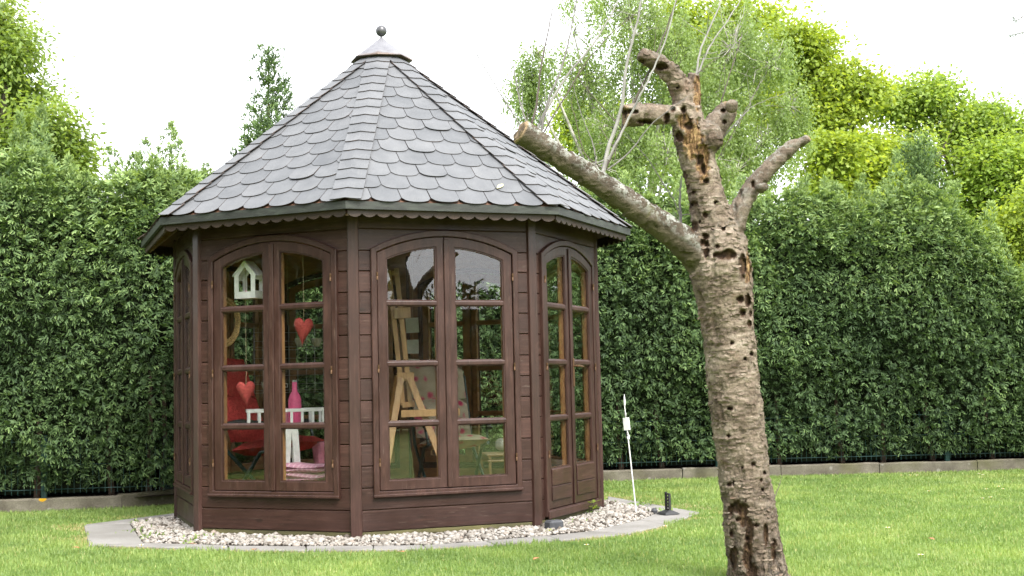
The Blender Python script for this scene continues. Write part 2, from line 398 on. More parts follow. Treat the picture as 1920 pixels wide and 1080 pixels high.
while s < KL[-1]-.3:
    L = .98; (p0, t0, n0), (p1, t1, n1) = kp(s+.004), kp(s+L-.004)
    d = unit(p1-p0); nn = np.array([-d[1], d[0]]); h = .112+random.uniform(-.007, .007); sh_ = random.uniform(-.006, .006)
    q0, q1 = p0+nn*sh_, p1+nn*sh_
    m = 9; pts = []
    mbk = MB(); V = []; 
    for i in range(m):
        u = i/(m-1); q = q0+(q1-q0)*u; r = random.uniform(-.003, .003); 
        for off, z in ((0, -.05), (0, h-.012+r), (.012, h+r*1.5), (.07, h+r), (.08, h-.01), (.08, -.05)): V.append((*(q+nn*off), z))
    F = [(i*6+k, i*6+(k+1) % 6, (i+1)*6+(k+1) % 6, (i+1)*6+k) for i in range(m-1) for k in range(6)]+[tuple(range(6)), tuple(range((m-1)*6, m*6))]
    mbk.add(V, F).build('kerbstone', M_kerb, kerb)
    s += L
ss = np.linspace(.3, KL[-1]-.2, 60); a, _, _ = kp(ss, .07); b, _, _ = kp(ss, 2.2)
V = [(*p, .085) for p in a]+[(*p, .1) for p in b]; m = len(ss)
tag(MB().add(V, [(i, i+1, m+i+1, m+i) for i in range(m-1)]).build('soil_bed', M_soil), 'dark soil strip under the hedge', 'soil', kind='structure')

M_fence = simple('green_fence_coat', (.012, .06, .05), .4, .2)
fence = thing('mesh_fence', 'dark green welded wire fence standing in the foot of the hedge', 'fence')
FO = .15
def s_of_x(x): return float(np.interp(x, KP[:, 0], KL))
sP = s_of_x(gnd(1290, 880)[0]); dP = s_of_x(gnd(1668, 868)[0])-sP
k = -4
while sP+k*dP < KL[-1]-.3:
    sv = sP+k*dP
    if sv > .4:
        p, t, nn = kp(sv, FO); rz = math.atan2(t[1], t[0])
        o = MB().box(-.025, .025, -.02, .02, 0, .62).build('post', M_fence, fence, bevel=.004); o.location = (*p, 0); o.rotation_euler.z = rz
    k += 1
vw = MB()
for sv in np.arange(.5, KL[-1]-.4, .05):
    p, t, nn = kp(sv, FO-.028); vw.tube([(*p, .13), (*p, .60)], .0028, 4, cap=False)
tag(vw.build('vertical_wire', M_fence, fence), kind='stuff')
for z in (.17, .37, .57):
    pts, _, _ = kp(np.linspace(.5, KL[-1]-.4, 60), FO-.034)
    MB().tube([(*q, z) for q in pts], .0035, 5).build('horizontal_wire', M_fence, fence)

# ------------------------------------------------------------------ cypress sprays
def frond_template(seed):
    """one flat spray: an axis and two pairs of curved scaly branchlets, tips drooping"""
    r = np.random.default_rng(seed); V = []; F = []; T = []
    def lobe(b, an, L, wd, t0, t1):
        d = np.array([math.cos(an), math.sin(an), 0]); s_ = np.array([-d[1], d[0], 0]); tw = r.normal(0, .45); s_ = s_*math.cos(tw)+np.array([0, 0, 1])*math.sin(tw)
        bend = r.uniform(.15, .5); cv = r.normal(0, .10)*np.array([-d[1], d[0], 0]); i = len(V); b = np.array(b)
        m = b+d*L*.5+cv*L+np.array([0, 0, .06*L]); e = b+d*L+cv*L*.5-np.array([0, 0, bend*L])
        V.extend([b-s_*wd*.4, b+s_*wd*.4, m-s_*wd, m+s_*wd, e-s_*wd*.5, e+s_*wd*.5]); T.extend([t0, t0, (t0+t1)*.45, (t0+t1)*.45, t1, t1])
        F.append((i, i+1, i+3, i+2)); F.append((i+2, i+3, i+5, i+4))
    lobe((0, 0, 0), r.normal(0, .1), 1., .10, .05, .95)
    for u, an, L in ((.08, .72, .70), (.2, -.66, .66), (.45, .55, .5)): lobe((u, 0, .02), an+r.normal(0, .15), L*r.uniform(.8, 1.2), .095, .1+.15*u, .75+.25*u)
    return np.array(V), np.array(F), np.array(T)
FTS = [frond_template(k) for k in range(6)]
def frames(d, roll):
    """axis d, rolled side vector"""
    d = unit(d); up = np.tile([0, 0, 1.], (len(d), 1)); sd_ = np.cross(up, d); bad = np.linalg.norm(sd_, axis=1) < .05; sd_[bad] = [1, 0, 0]; sd_ = unit(sd_)
    n = np.cross(d, sd_); c, s_ = np.cos(roll)[:, None], np.sin(roll)[:, None]
    s2 = sd_*c+n*s_; return d, s2, np.cross(d, s2)
def fronds(P, D, L, roll, tint):
    d, s2, n = frames(D, roll); FV = np.stack([f[0] for f in FTS]); FT = np.stack([f[2] for f in FTS]); FF = FTS[0][1]
    k = rng.integers(0, len(FTS), len(P)); A = FV[k]
    V = P[:, None]+L[:, None, None]*(A[..., :1]*d[:, None]+A[..., 1:2]*s2[:, None]+A[..., 2:]*n[:, None])
    T = np.clip(FT[k]*.7+tint[:, None], 0, 1)
    F = FF[None]+(np.arange(len(P))*FV.shape[1])[:, None, None]
    return V.reshape(-1, 3), F.reshape(-1, 4), T.reshape(-1)

# hedge height along s, read off the skyline
hx = [(-60, 300), (0, 290), (40, 262), (70, 255), (110, 300), (160, 318), (215, 322), (240, 305), (300, 305), (330, 290), (360, 330), (400, 306), (450, 330), (700, 350), (1140, 350), (1190, 345), (1260, 362), (1330, 390), (1420, 360), (1480, 345), (1540, 352), (1640, 372), (1690, 345), (1740, 335), (1790, 380), (1835, 425), (1870, 470), (1920, 505), (2050, 520)]
def s_at(px):
    best = None
    S_ = np.linspace(0, KL[-1], 400); q, _, _ = kp(S_, .5); pr = proj(np.c_[q, np.full(len(q), 1.)]); i = np.argmin(abs(pr[:, 0]-px)); return S_[i], pr[i, 2]
HS, HZ = [], []
for x, y in hx:
    s_, dp = s_at(x); HS.append(s_); HZ.append(atd(x, y, dp)[2]-(.15 if x < 700 else .12))
def htop(s): return np.interp(s, HS, HZ)
def hedge_cloud(n, path, top, z0, bulge=.12, s0=0., s1=1.):
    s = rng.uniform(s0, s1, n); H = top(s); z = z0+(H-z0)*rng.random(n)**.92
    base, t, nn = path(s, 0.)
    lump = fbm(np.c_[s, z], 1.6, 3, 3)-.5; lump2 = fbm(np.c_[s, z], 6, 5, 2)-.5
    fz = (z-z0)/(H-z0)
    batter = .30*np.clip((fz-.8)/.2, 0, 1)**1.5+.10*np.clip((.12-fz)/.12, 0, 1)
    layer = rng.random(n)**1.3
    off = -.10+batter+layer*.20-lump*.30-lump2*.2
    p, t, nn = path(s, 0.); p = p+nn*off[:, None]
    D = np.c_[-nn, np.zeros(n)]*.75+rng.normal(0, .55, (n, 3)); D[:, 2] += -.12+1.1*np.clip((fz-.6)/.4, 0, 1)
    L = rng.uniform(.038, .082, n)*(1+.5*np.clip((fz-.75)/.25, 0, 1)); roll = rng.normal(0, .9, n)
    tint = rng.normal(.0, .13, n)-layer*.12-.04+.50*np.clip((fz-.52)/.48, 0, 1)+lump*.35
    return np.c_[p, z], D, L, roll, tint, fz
hedge = thing('cypress_hedge', 'tall clipped dark green cypress hedge behind the summerhouse and the lawn', 'hedge', (0, 2.5, 0))
def place(o, par): o.matrix_parent_inverse = Matrix.Translation(-Vector(par.location)); return o
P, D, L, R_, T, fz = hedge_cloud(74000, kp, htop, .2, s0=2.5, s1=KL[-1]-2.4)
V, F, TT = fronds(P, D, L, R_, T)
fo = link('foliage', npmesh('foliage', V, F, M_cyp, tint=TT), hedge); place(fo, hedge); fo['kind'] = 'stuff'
# upright leaders along the top
pl = []
for sv in np.arange(2.6, KL[-1]-2.5, .085):
    s_ = sv+random.uniform(-.07, .07); H = float(htop(s_)); hh = random.uniform(.30, .62)*(1 if random.random() < .75 else 1.4)
    p, t, nn = kp(s_, random.uniform(.18, .75)); z0 = H-.30+random.uniform(-.12, .05)
    m = int(72*hh/.4); u = rng.random(m)**.75; lean = rng.normal(0, .11, 2); wd = .10*np.sin(PI*np.clip(.25+.75*u, 0, 1))**.8+.004
    a = rng.uniform(0, 2*PI, m)
    Q = np.c_[p[0]+lean[0]*u+np.cos(a)*wd*.8, p[1]+lean[1]*u+np.sin(a)*wd*.8, z0+u*hh]
    Dd = np.c_[np.cos(a)*.5, np.sin(a)*.5, np.full(m, 1.3)]+rng.normal(0, .12, (m, 3)); Dd[:, :2] += lean*2
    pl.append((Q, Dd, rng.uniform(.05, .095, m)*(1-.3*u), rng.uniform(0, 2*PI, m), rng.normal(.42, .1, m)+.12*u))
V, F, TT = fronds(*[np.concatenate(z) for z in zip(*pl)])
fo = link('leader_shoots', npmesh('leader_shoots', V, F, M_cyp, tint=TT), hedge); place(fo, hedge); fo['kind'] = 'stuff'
ss = np.linspace(1.2, KL[-1]-1., 90); a, _, _ = kp(ss, .40); b, _, _ = kp(ss, 1.3); m = len(ss); Hh = htop(ss)-.22
V = [(*p, .12) for p in a]+[(*p, h) for p, h in zip(a+.0, Hh)]+[(*p, h) for p, h in zip(b, Hh)]+[(*p, .12) for p in b]
co_ = MB().add(V, [(i+r*m, i+1+r*m, i+1+(r+1) % 4*m, i+(r+1) % 4*m) for i in range(m-1) for r in range(4)]+[(0, m, 2*m, 3*m), (m-1, 2*m-1, 3*m-1, 4*m-1)]).build('dark_core', M_core, hedge); place(co_, hedge)  # solid opaque core, its dark colour painting the shade between the sprays
st = MB()
for sv in np.arange(1.8, KL[-1]-1.3, .55):
    p, t, nn = kp(sv+random.uniform(-.1, .1), .36); st.tube([(*p, .08), (p[0]+random.uniform(-.05, .05), p[1]+.03, .5), (p[0], p[1]+.1, 1.2)], [.03, .025, .015], 6)
st_o = st.build('stems', M_twig, hedge); place(st_o, hedge); st_o['kind'] = 'stuff'

def cypress(label, base, top, wide, n, z0, lf=(.12, .22), tintm=.05, mat=None, open_=0., trunk=True):
    """a free-growing cypress: sprays in upswept plumes round a stem"""
    H = top-z0; th = thing('cypress_tree', label, 'tree', (*base, 0))
    nb = max(14, n//45); Q = []; D = []; u = []
    for i in range(nb):         # upswept side branches, each a plume of sprays
        ub = (i+random.random())/nb; a = random.uniform(0, 2*PI); Lb = wide*(1-ub)**.8*random.uniform(.55, 1.2)+.05
        m = max(10, int(n/nb*(1.5-ub))); t_ = rng.random(m)**.8; z = z0+ub*H*.97
        dx, dy = math.cos(a), math.sin(a); w_ = (.035+.05*np.sin(PI*t_))*(1-open_*.5)
        Q.append(np.c_[base[0]+dx*Lb*t_, base[1]+dy*Lb*t_, z+Lb*(.35*t_+.75*t_**2)]+rng.normal(0, 1, (m, 3))*w_[:, None])
        D.append(np.c_[dx*(1-.4*t_), dy*(1-.4*t_), .5+1.1*t_]+rng.normal(0, .3, (m, 3))); u.append(np.full(m, ub))
    Q, D, u = np.concatenate(Q), np.concatenate(D), np.concatenate(u); n = len(Q)
    V, F, TT = fronds(Q, D, rng.uniform(*lf, n)*(1-.4*u), rng.uniform(0, 2*PI, n), rng.normal(tintm, .14, n))
    fo = link('crown', npmesh('crown', V-np.array([*base, 0]), F, mat or M_cyp, tint=TT), th); fo['kind'] = 'stuff'
    pts = [(0, 0, 0), (.02, 0, z0), (-.01, .01, z0+H*.6), (0, 0, top)]
    MB().tube(pts, [.07, .05, .02, .003], 8).build('trunk', M_twig, th, smooth=True)
    return th
p = at(1728, 400, 3.6); tz = at(1738, 262, 3.6)[2]
cypress('tall feathery cypress growing above the right end of the hedge', p[:2], tz, .75, 4600, .6, (.07, .13), .14)
p = at(505, 300, 3.6); tz = at(505, 92, 3.6)[2]
cypress('thin open cypress top rising behind the left slope of the roof', p[:2], tz, .58, 3600, 1.2, (.07, .13), .10, open_=.3)
p = at(62, 330, 3.4); tz = at(62, 252, 3.4)[2]
cypress('pale cypress tip sticking out of the hedge at the far left', p[:2], tz, .34, 900, 1.8, (.07, .12), .22)

# ------------------------------------------------------------------ broadleaf trees
def leaf_cloud(C, D, Nn, L, Wd):
    D = unit(D); S = unit(np.cross(D, Nn)); U = np.cross(S, D)
    l, w_ = L[:, None], Wd[:, None]
    V = np.stack([C, C+D*l*.5+S*w_-U*l*.08, C+D*l-U*l*.22, C+D*l*.5-S*w_-U*l*.08], 1)
    return V.reshape(-1, 3), (np.arange(len(C)*4).reshape(-1, 4))
def broadleaf(name, label, lobes, base, nclump, nleaf, leaf, mat, bark, clump=.45, droop=0., gap=.35, wratio=.38, rt=.22, group=None, back=.85, tint0=.5, limbs=True):
    """lobes: (px, py, r_px, depth); leaves in clumps through each lobe's volume"""
    th = thing(name, label, 'tree', (*base, 0), group=group); org = np.array([*base, 0.])
    Cc = []; lob = []
    for x, y, r, dp in lobes:
        c = atd(x, y, dp); r = r*dp/CF; lob.append((c, r*.9))
        for _ in range(8):      # bunches standing out from each bough
            d = unit(rng.normal(0, 1, 3)); lob.append((c+d*r*rng.uniform(.5, .85)*np.array([1, back, 1]), r*rng.uniform(.3, .55)))
    wt = np.array([r**2 for _, r in lob]); wt /= wt.sum()
    for (c, r), w_ in zip(lob, wt):
        m = max(6, int(nclump*w_)); d = unit(rng.normal(0, 1, (m, 3))); rad = r*(.35+.65*rng.random(m)**.55)*(.55+.85*vnoise(d*2.4+c, 1., 2))*np.where(rng.random(m) < .14, 1.25, 1.)
        Cc.append(c+d*rad[:, None]*np.array([1, back, 1]))
    Cc = np.concatenate(Cc); Cc = Cc[vnoise(Cc, .9/clump*.5, 6) > gap*.8]; Cc = Cc[Cc[:, 2] > .5]
    m = len(Cc); ct = vnoise(Cc, .6, 8)*.5+rng.random(m)*.5
    k = nleaf; idx = np.repeat(np.arange(m), k); n = len(idx)
    cs = clump*rng.uniform(.6, 1.3, m)
    if droop:      # hanging strands
        hang = rng.random(n)*droop*rng.uniform(.5, 1.5, m)[idx]
        pos = Cc[idx]+rng.normal(0, .13, (n, 3))*cs[idx][:, None]; pos[:, 2] -= hang
        D = np.c_[rng.normal(0, .6, (n, 2)), -np.abs(rng.normal(.8, .4, n))]
    else:
        pos = Cc[idx]+rng.normal(0, .52, (n, 3))*cs[idx][:, None]*np.array([1, 1, .7])
        D = unit(pos-Cc[idx])+rng.normal(0, .5, (n, 3)); D[:, 2] -= .25
    Nn = rng.normal(0, .55, (n, 3)); Nn[:, 2] += 1
    V, F = leaf_cloud(pos, D, Nn, leaf*rng.uniform(.7, 1.3, n), leaf*wratio*rng.uniform(.7, 1.2, n))
    t = np.clip(ct[idx]*.75+rng.normal(tint0-.38, .13, n), 0, 1)
    cr = link('crown', npmesh('crown', V-org, F, mat, tint=np.repeat(t, 4)), th); cr['kind'] = 'stuff'
    # stem, limbs to the lobes, twigs to the clumps
    mid = np.mean([c for c, _ in lob[::9]], 0); zt = max(.8, mid[2]*.45)
    tk = MB().tube([(0, 0, -.1), (.03*rt, .05, zt*.5), tuple((org*.55+mid*.45-org)*np.array([1, 1, 0])+np.array([0, 0, zt])), tuple(mid-org)], [rt*1.25, rt, rt*.8, rt*.3], 10)
    fork = (org*.55+mid*.45)*np.array([1, 1, 0])+np.array([0, 0, zt])
    if limbs:
        for c, r in lob[::9]:
            q = fork*.5+c*.5+rng.normal(0, .12*r, 3)-np.array([0, 0, .1*r])
            tk.tube([tuple(fork-org), tuple(q-org), tuple(c-org)], [rt*.45, rt*.3, rt*.12], 7)
    tk.build('trunk', bark, th, smooth=True)
    tw = MB(); lc = np.array([c for c, _ in lob[::9]])
    for i in range(0, m, 3):
        j = np.argmin(np.linalg.norm(lc-Cc[i], axis=1)); md = (lc[j]+Cc[i])/2+rng.normal(0, .08, 3)
        tw.tube([tuple(lc[j]-org), tuple(md-org), tuple(Cc[i]-org)], [rt*.09, rt*.06, rt*.02], 4, cap=False)
    o = tw.build('twigs', bark, th); o['kind'] = 'stuff'
    return th
def gb(px, dp): q = atd(px, 700, dp); return (q[0], q[1])
broadleaf('chestnut_tree', 'large yellow-green chestnut tree at the left edge behind the hedge',
          [(-50, 60, 95, 21), (15, 110, 52, 20.5), (-10, 200, 85, 21), (60, 235, 62, 20), (105, 275, 48, 20), (-60, 300, 110, 21), (30, 310, 70, 20.5), (120, 320, 36, 20)],
          gb(-60, 21), 1000, 64, .10, M_chest, M_bark, clump=.36, gap=.36, wratio=.24, rt=.24)
broadleaf('birch_tree', 'weeping birch with fine pale leaves standing behind the bare cherry',
          [(1010, 100, 46, 23), (985, 150, 38, 23), (1075, 60, 70, 24), (1180, 40, 100, 24), (1100, 150, 70, 24), (1150, 240, 85, 23.5), (1260, 130, 110, 24), (1370, 90, 100, 24.5), (1445, 120, 68, 24), (1480, 200, 45, 24), (1350, 215, 105, 24), (1250, 290, 90, 23), (1430, 270, 75, 24), (1120, 310, 70, 23), (1380, 320, 70, 23.5)],
          gb(1160, 24), 1900, 46, .054, M_birch, M_birchbark, clump=.42, droop=.62, gap=.44, wratio=.36, rt=.12)
broadleaf('maple_tree', 'bright yellow-green maple just right of the birch',
          [(1600, 190, 58, 30), (1570, 250, 70, 30), (1630, 280, 60, 30), (1560, 330, 70, 29), (1650, 345, 45, 30), (1520, 170, 62, 31), (1490, 95, 60, 31), (1600, 400, 90, 30)],
          gb(1580, 30), 1050, 56, .105, M_maple, M_bark, clump=.42, gap=.42, wratio=.42, rt=.24)
broadleaf('maple_tree', 'yellow maple crown peeping through the top of the birch',
          [(1285, 45, 62, 34), (1400, 40, 62, 34), (1340, 130, 90, 34), (1060, 235, 45, 34), (1160, 260, 70, 34), (1440, 200, 70, 34), (1290, 300, 100, 34)],
          gb(1270, 34), 650, 52, .11, M_maple, M_bark, clump=.5, gap=.36, wratio=.42, rt=.22)
broadleaf('lime_tree', 'broad light green tree filling the right edge behind the hedge',
          [(1690, 195, 52, 32), (1745, 190, 48, 32), (1800, 235, 60, 32), (1860, 225, 48, 32), (1905, 275, 62, 32), (1760, 290, 80, 31), (1850, 330, 90, 31), (1700, 320, 60, 32), (1930, 380, 90, 31), (1780, 400, 90, 31), (1880, 440, 90, 31), (1990, 300, 90, 32)],
          gb(1830, 32), 1350, 56, .105, M_lime, M_bark, clump=.42, gap=.44, wratio=.42, rt=.26)
broadleaf('yellow_shrub', 'yellow-green shrub behind the low right end of the hedge',
          [(1890, 450, 52, 16), (1935, 420, 60, 16), (1880, 520, 55, 16), (1930, 560, 80, 16)],
          gb(1915, 16), 420, 30, .07, M_maple, M_bark, clump=.26, gap=.3, wratio=.3, rt=.05, tint0=.42)['category'] = 'shrub'
# larch whose drooping branch tips reach in at the top right corner
lq = atd(2080, 700, 11); larch = thing('larch_tree', 'thin larch branch tips hanging in at the top right corner', 'tree', (lq[0], lq[1], 0))
org = np.array([lq[0], lq[1], 0]); tk = MB().tube([(0, 0, 0), (.05, 0, 2.5), (0, 0, 5.5)], [.1, .07, .02], 8); tk.build('trunk', M_bark, larch, smooth=True)
lv = []
for pts in ([(2080, -60), (1960, 0), (1905, 40), (1896, 25)], [(2080, 20), (1970, 45), (1912, 62), (1890, 66)], [(2080, 90), (1960, 85), (1915, 100)], [(2080, 200), (1960, 170), (1915, 182)]):
    Q = np.array([atd(x, y, 11) for x, y in pts]); MB().tube([tuple(q-org) for q in Q], list(np.linspace(.008, .0012, len(Q))), 5).build('branch', M_twig, larch)
    for a, b in zip(Q[:-1], Q[1:]):
        m = 60; u = rng.random(m)[:, None]; lv.append(a+(b-a)*u)
C_ = np.concatenate(lv); n = len(C_); V, F = leaf_cloud(C_, rng.normal(0, 1, (n, 3))*[1, 1, .5]-[0, 0, .8], rng.normal(0, 1, (n, 3)), np.full(n, .04), np.full(n, .002))
o = link('needles', npmesh('needles', V-org, F, M_larch, tint=np.repeat(rng.random(n), 4)), larch); o['kind'] = 'stuff'

# garden behind the viewer, seen mirrored in the panes
def far_path(A, B):
    A, B = np.array(A, float), np.array(B, float); d = unit(B-A); Ln = np.linalg.norm(B-A)
    def f(s, off=0.):
        s = np.asarray(s, float); nn = np.array([-d[1], d[0]]); q = A+d*s[..., None]+nn*off
        return q, np.broadcast_to(d, q.shape), np.broadcast_to(nn, q.shape)
    return f, Ln
for A, B, h, lab in (((-7.6, -11.5), (-7.2, -.5), 4.6, 'tall dark cypress hedge along the left side of the garden'), ((17, -18.5), (5.5, -19.5), 3.1, 'cypress hedge closing the garden behind the viewer')):
    f, Ln = far_path(A, B); hd = thing('cypress_hedge', lab, 'hedge', (A[0], A[1], 0))
    P, D, L, R_, T, fz = hedge_cloud(2600, f, lambda s: h+.35*(vnoise(np.c_[s*1.7, s*0], 1., 5)-.5), .1, s0=0, s1=Ln)
    V, F, TT = fronds(P, D, L*3.4, R_, T); o = link('foliage', npmesh('foliage', V-np.array([*A, 0]), F, M_cypd, tint=TT), hd); o['kind'] = 'stuff'
    q = [f(np.array(s_), o_)[0]-np.array(A) for s_, o_ in ((0., .5), (Ln, .5), (Ln, 1.2), (0., 1.2))]
    MB().prism([tuple(z) for z in q], .05, h-.35, 'z').build('dark_core', M_core, hd)  # same solid core, coloured dark as the shaded hedge interior
def world_lobes(L):
    out = []
    for (x, y, z, r) in L:
        d = np.array([x, y, z])-cC; out.append((np.array([x, y, z]), r))
    return out
def round_tree(name, label, base, lobes, n, leaf, mat):
    th = thing(name, label, 'tree', (*base, 0)); org = np.array([*base, 0.]); Cc = []
    for x, y, z, r in lobes:
        m = int(n*r*r); d = unit(rng.normal(0, 1, (m, 3))); Cc.append(np.array([x, y, z])+d*(r*(.5+.5*rng.random(m)))[:, None])
    Cc = np.concatenate(Cc); idx = np.repeat(np.arange(len(Cc)), 22); m = len(idx); pos = Cc[idx]+rng.normal(0, .2, (m, 3))
    V, F = leaf_cloud(pos, rng.normal(0, 1, (m, 3)), rng.normal(0, .6, (m, 3))+[0, 0, 1], np.full(m, leaf), np.full(m, leaf*.35))
    o = link('crown', npmesh('crown', V-org, F, mat, tint=np.repeat(rng.random(m), 4)), th); o['kind'] = 'stuff'
    c = np.mean([l[:3] for l in lobes], 0)-org; MB().tube([(0, 0, 0), (0, 0, 1.2), tuple(c)], [.16, .13, .05], 8).build('trunk', M_bark, th)
round_tree('apple_tree', 'dark rounded tree in the garden behind the viewer', (8.2, -19.), [(8.2, -19, 3.4, 1.5), (7.2, -19, 3.9, 1.3), (6.2, -19.3, 4.4, 1.6), (9.1, -18.8, 2.5, .9), (7.6, -19, 5, 1.1)], 130, .13, M_olive)

# ------------------------------------------------------------------ grass
N = 470000
dep = np.sqrt(rng.uniform(5.4**2, 14.2**2, N)); 
dep = rng.uniform(5.3, 14.2, N)
px = rng.uniform(-330, 2250, N)
dirx = (px-960)/CF
P = np.c_[dep*(cF[0]+cR[0]*dirx), -CD+dep*(cF[1]+cR[1]*dirx)]
ky = np.interp(P[:, 0], KP[:, 0], KP[:, 1])
cen = np.array(outer_poly).mean(0)
ed_noise = 1.0+.012*(fbm(P, 3., 2, 2)-.5)*2
shr = cen+(P-cen)*(1.012+.02*(fbm(P, 5., 12, 2)-.5))[:, None]
keep = (P[:, 1] < ky-.005) & ~inpoly(shr, outer_poly)
P = P[keep]; n = len(P)
# distance to paving for dry turf beside it
def dist_poly(P, poly):
    d = np.full(len(P), 9.)
    for i in range(len(poly)-1):
        a, b = np.array(poly[i]), np.array(poly[i+1]); ab = b-a; t = np.clip(((P-a)@ab)/(ab@ab), 0, 1); d = np.minimum(d, np.linalg.norm(P-a-t[:, None]*ab, axis=1))
    return d
dpv = dist_poly(P, outer_poly)
back_side = P[:, 1] > -1.0
dry = np.clip(1-dpv/np.where(back_side, .30, .10), 0, 1)*(fbm(P, 4., 20, 3) > .42)
big = fbm(P, .9, 1, 3); med = fbm(P, 5, 2, 3)
L = rng.uniform(.012, .033, n)*(.75+.6*med)*(1-.5*dry); L = np.where(dpv < .06, L*1.25, L)
wd = rng.uniform(.0018, .0034, n)*(1+.10*(np.linalg.norm(P-cC[:2], axis=1)-5))
az = rng.uniform(0, 2*PI, n); tl = np.abs(rng.normal(0, .45, n))
tip = np.c_[np.cos(az)*np.sin(tl), np.sin(az)*np.sin(tl), np.cos(tl)]*L[:, None]
sid = np.c_[-np.sin(az+rng.normal(0, .5, n)), np.cos(az), np.zeros(n)]*wd[:, None]
B = np.c_[P, np.zeros(n)]
V = np.stack([B-sid, B+sid, B+tip], 1).reshape(-1, 3); F = np.arange(n*3).reshape(-1, 3)
t = np.clip(.42+.55*(big-.5)+.6*(med-.5)+rng.normal(0, .13, n), 0, .8); t = np.where(rng.random(n) < .035, .9, t); t = np.where(rng.random(n) < dry*.8, .97, t)
M_grass = leafmat('grass_blade', ((0, (.135, .215, .065)), (.35, (.205, .30, .09)), (.65, (.28, .37, .12)), (.85, (.385, .43, .165)), (1, (.45, .37, .21))), .4, (1.1, 1.15, .6), .5, .35, 2.)
g = link('grass', npmesh('grass', V, F, M_grass, tint=np.repeat(t, 3))); tag(g, 'short mown grass blades of the lawn', 'grass', kind='stuff')
# weeds between the pebbles and slab joints
wp = []
for x, y, m in ((1108, 966, 26), (1085, 985, 10), (1190, 952, 40), (1220, 950, 40), (1245, 963, 30), (1150, 950, 30), (262, 985, 20), (268, 1000, 26), (280, 1012, 26), (300, 1005, 16), (500, 1018, 12), (350, 1022, 18), (1050, 988, 10), (385, 1015, 14)):
    q = gnd(x, y); wp.append(np.c_[q[0]+rng.normal(0, .05, m), q[1]+rng.normal(0, .06, m), np.full(m, .02)])
Pw = np.concatenate(wp); n = len(Pw)
V, F = leaf_cloud(Pw, np.c_[rng.normal(0, .7, (n, 2)), np.full(n, .6)], rng.normal(0, .4, (n, 3))+[0, 0, 1], rng.uniform(.02, .045, n), rng.uniform(.005, .009, n))
tag(link('moss_weeds', npmesh('moss_weeds', V, F, M_grass, tint=np.repeat(rng.uniform(.1, .6, n), 4))), 'small weeds and moss growing between the pebbles', 'weeds', kind='stuff')

# ------------------------------------------------------------------ the summerhouse: a regular octagon
A0 = -.126689; RW = 1.6; AP = RW*math.cos(PI/8); HW = RW*math.sin(PI/8)
gz = thing('summerhouse', 'octagonal dark brown wooden garden summerhouse with grey shingled pyramid roof', 'summerhouse')
TH = lambda k: A0+(k+.5)*PI/4          # facing angle of side k; 0 = centre window, -1 = left window, 1 = door
LZ = [.05, .185, .322, .459, .597, .735, .871, 1.008, 1.145, 1.286, 1.422, 1.559, 1.694, 1.828, 1.965, 2.10]
def arc(hw, zs, za, x0=None, x1=None, n=14):
    """points of the arch through (+-hw, zs) with crown za, from x0 to x1"""
    sg = za-zs; R = (hw*hw+sg*sg)/(2*sg); zc = za-R
    x0 = -hw if x0 is None else x0; x1 = hw if x1 is None else x1
    return [(x0+(x1-x0)*i/n, zc+math.sqrt(R*R-(x0+(x1-x0)*i/n)**2)) for i in range(n+1)]
OUT = (.50, 1.837, 1.963); INN = (.462, 1.815, 1.923)
# --- wall prototypes in the frame of one side (x along the wall, -y outward)
def wall_side(is_door):
    zb, zi = (.07, .10) if is_door else (.258, .300)
    W = MB(); y0, y1 = -AP+.022, -AP+.040
    W.box(-.60, -.478, y0, y1, .04, 2.1); W.box(.478, .60, y0, y1, .04, 2.1)
    if not is_door: W.box(-.478, .478, y0, y1, .04, .285)
    top = arc(.478, 1.83, 1.94)
    W.prism(top+[(.478, 2.1), (-.478, 2.1)], y0, y1)
    wm = W.mesh('wall', M_pine)
    pl = []
    def plank(pts): pl.append(MB().prism(pts, -AP, -AP+.02).mesh('plank', M_plank, bevel=.004))
    g = .0022
    for i in range(len(LZ)-1):
        a, b = LZ[i]+g, LZ[i+1]-g
        if i == len(LZ)-2: plank([(-.598, a), (.598, a), (.598, b), (-.598, b)])
        elif i == len(LZ)-3:
            ar = arc(.494, 1.833, 1.955, -.494, -.1); plank([(-.598, a), (-.494, a)]+ar+[(-.1, b), (-.598, b)])
            ar = arc(.494, 1.833, 1.955, .1, .494); plank([(.598, b), (.1, b)]+ar+[(.494, a), (.598, a)])
        elif b < zb+.09 and not is_door: plank([(-.598, a), (.598, a), (.598, b), (-.598, b)])
        else:
            plank([(-.598, a), (-.494, a), (-.494, b), (-.598, b)]); plank([(.494, a), (.598, a), (.598, b), (.494, b)])
    return wm, pl
def frame_pts(hw, zs, za, zb): return [(-hw, zb)]+[(-hw, zb+(zs-zb)*.5)]+arc(hw, zs, za)+[(hw, zb+(zs-zb)*.5), (hw, zb)]
GX0, GX1 = .062, .398
BARS = (1.490, 1.102, .720)
def leaf_outline(x0, x1, zb, arch, n=8):
    a = arc(*arch, x0, x1, n=n); return [(x0, zb)]+a+[(x1, zb)]
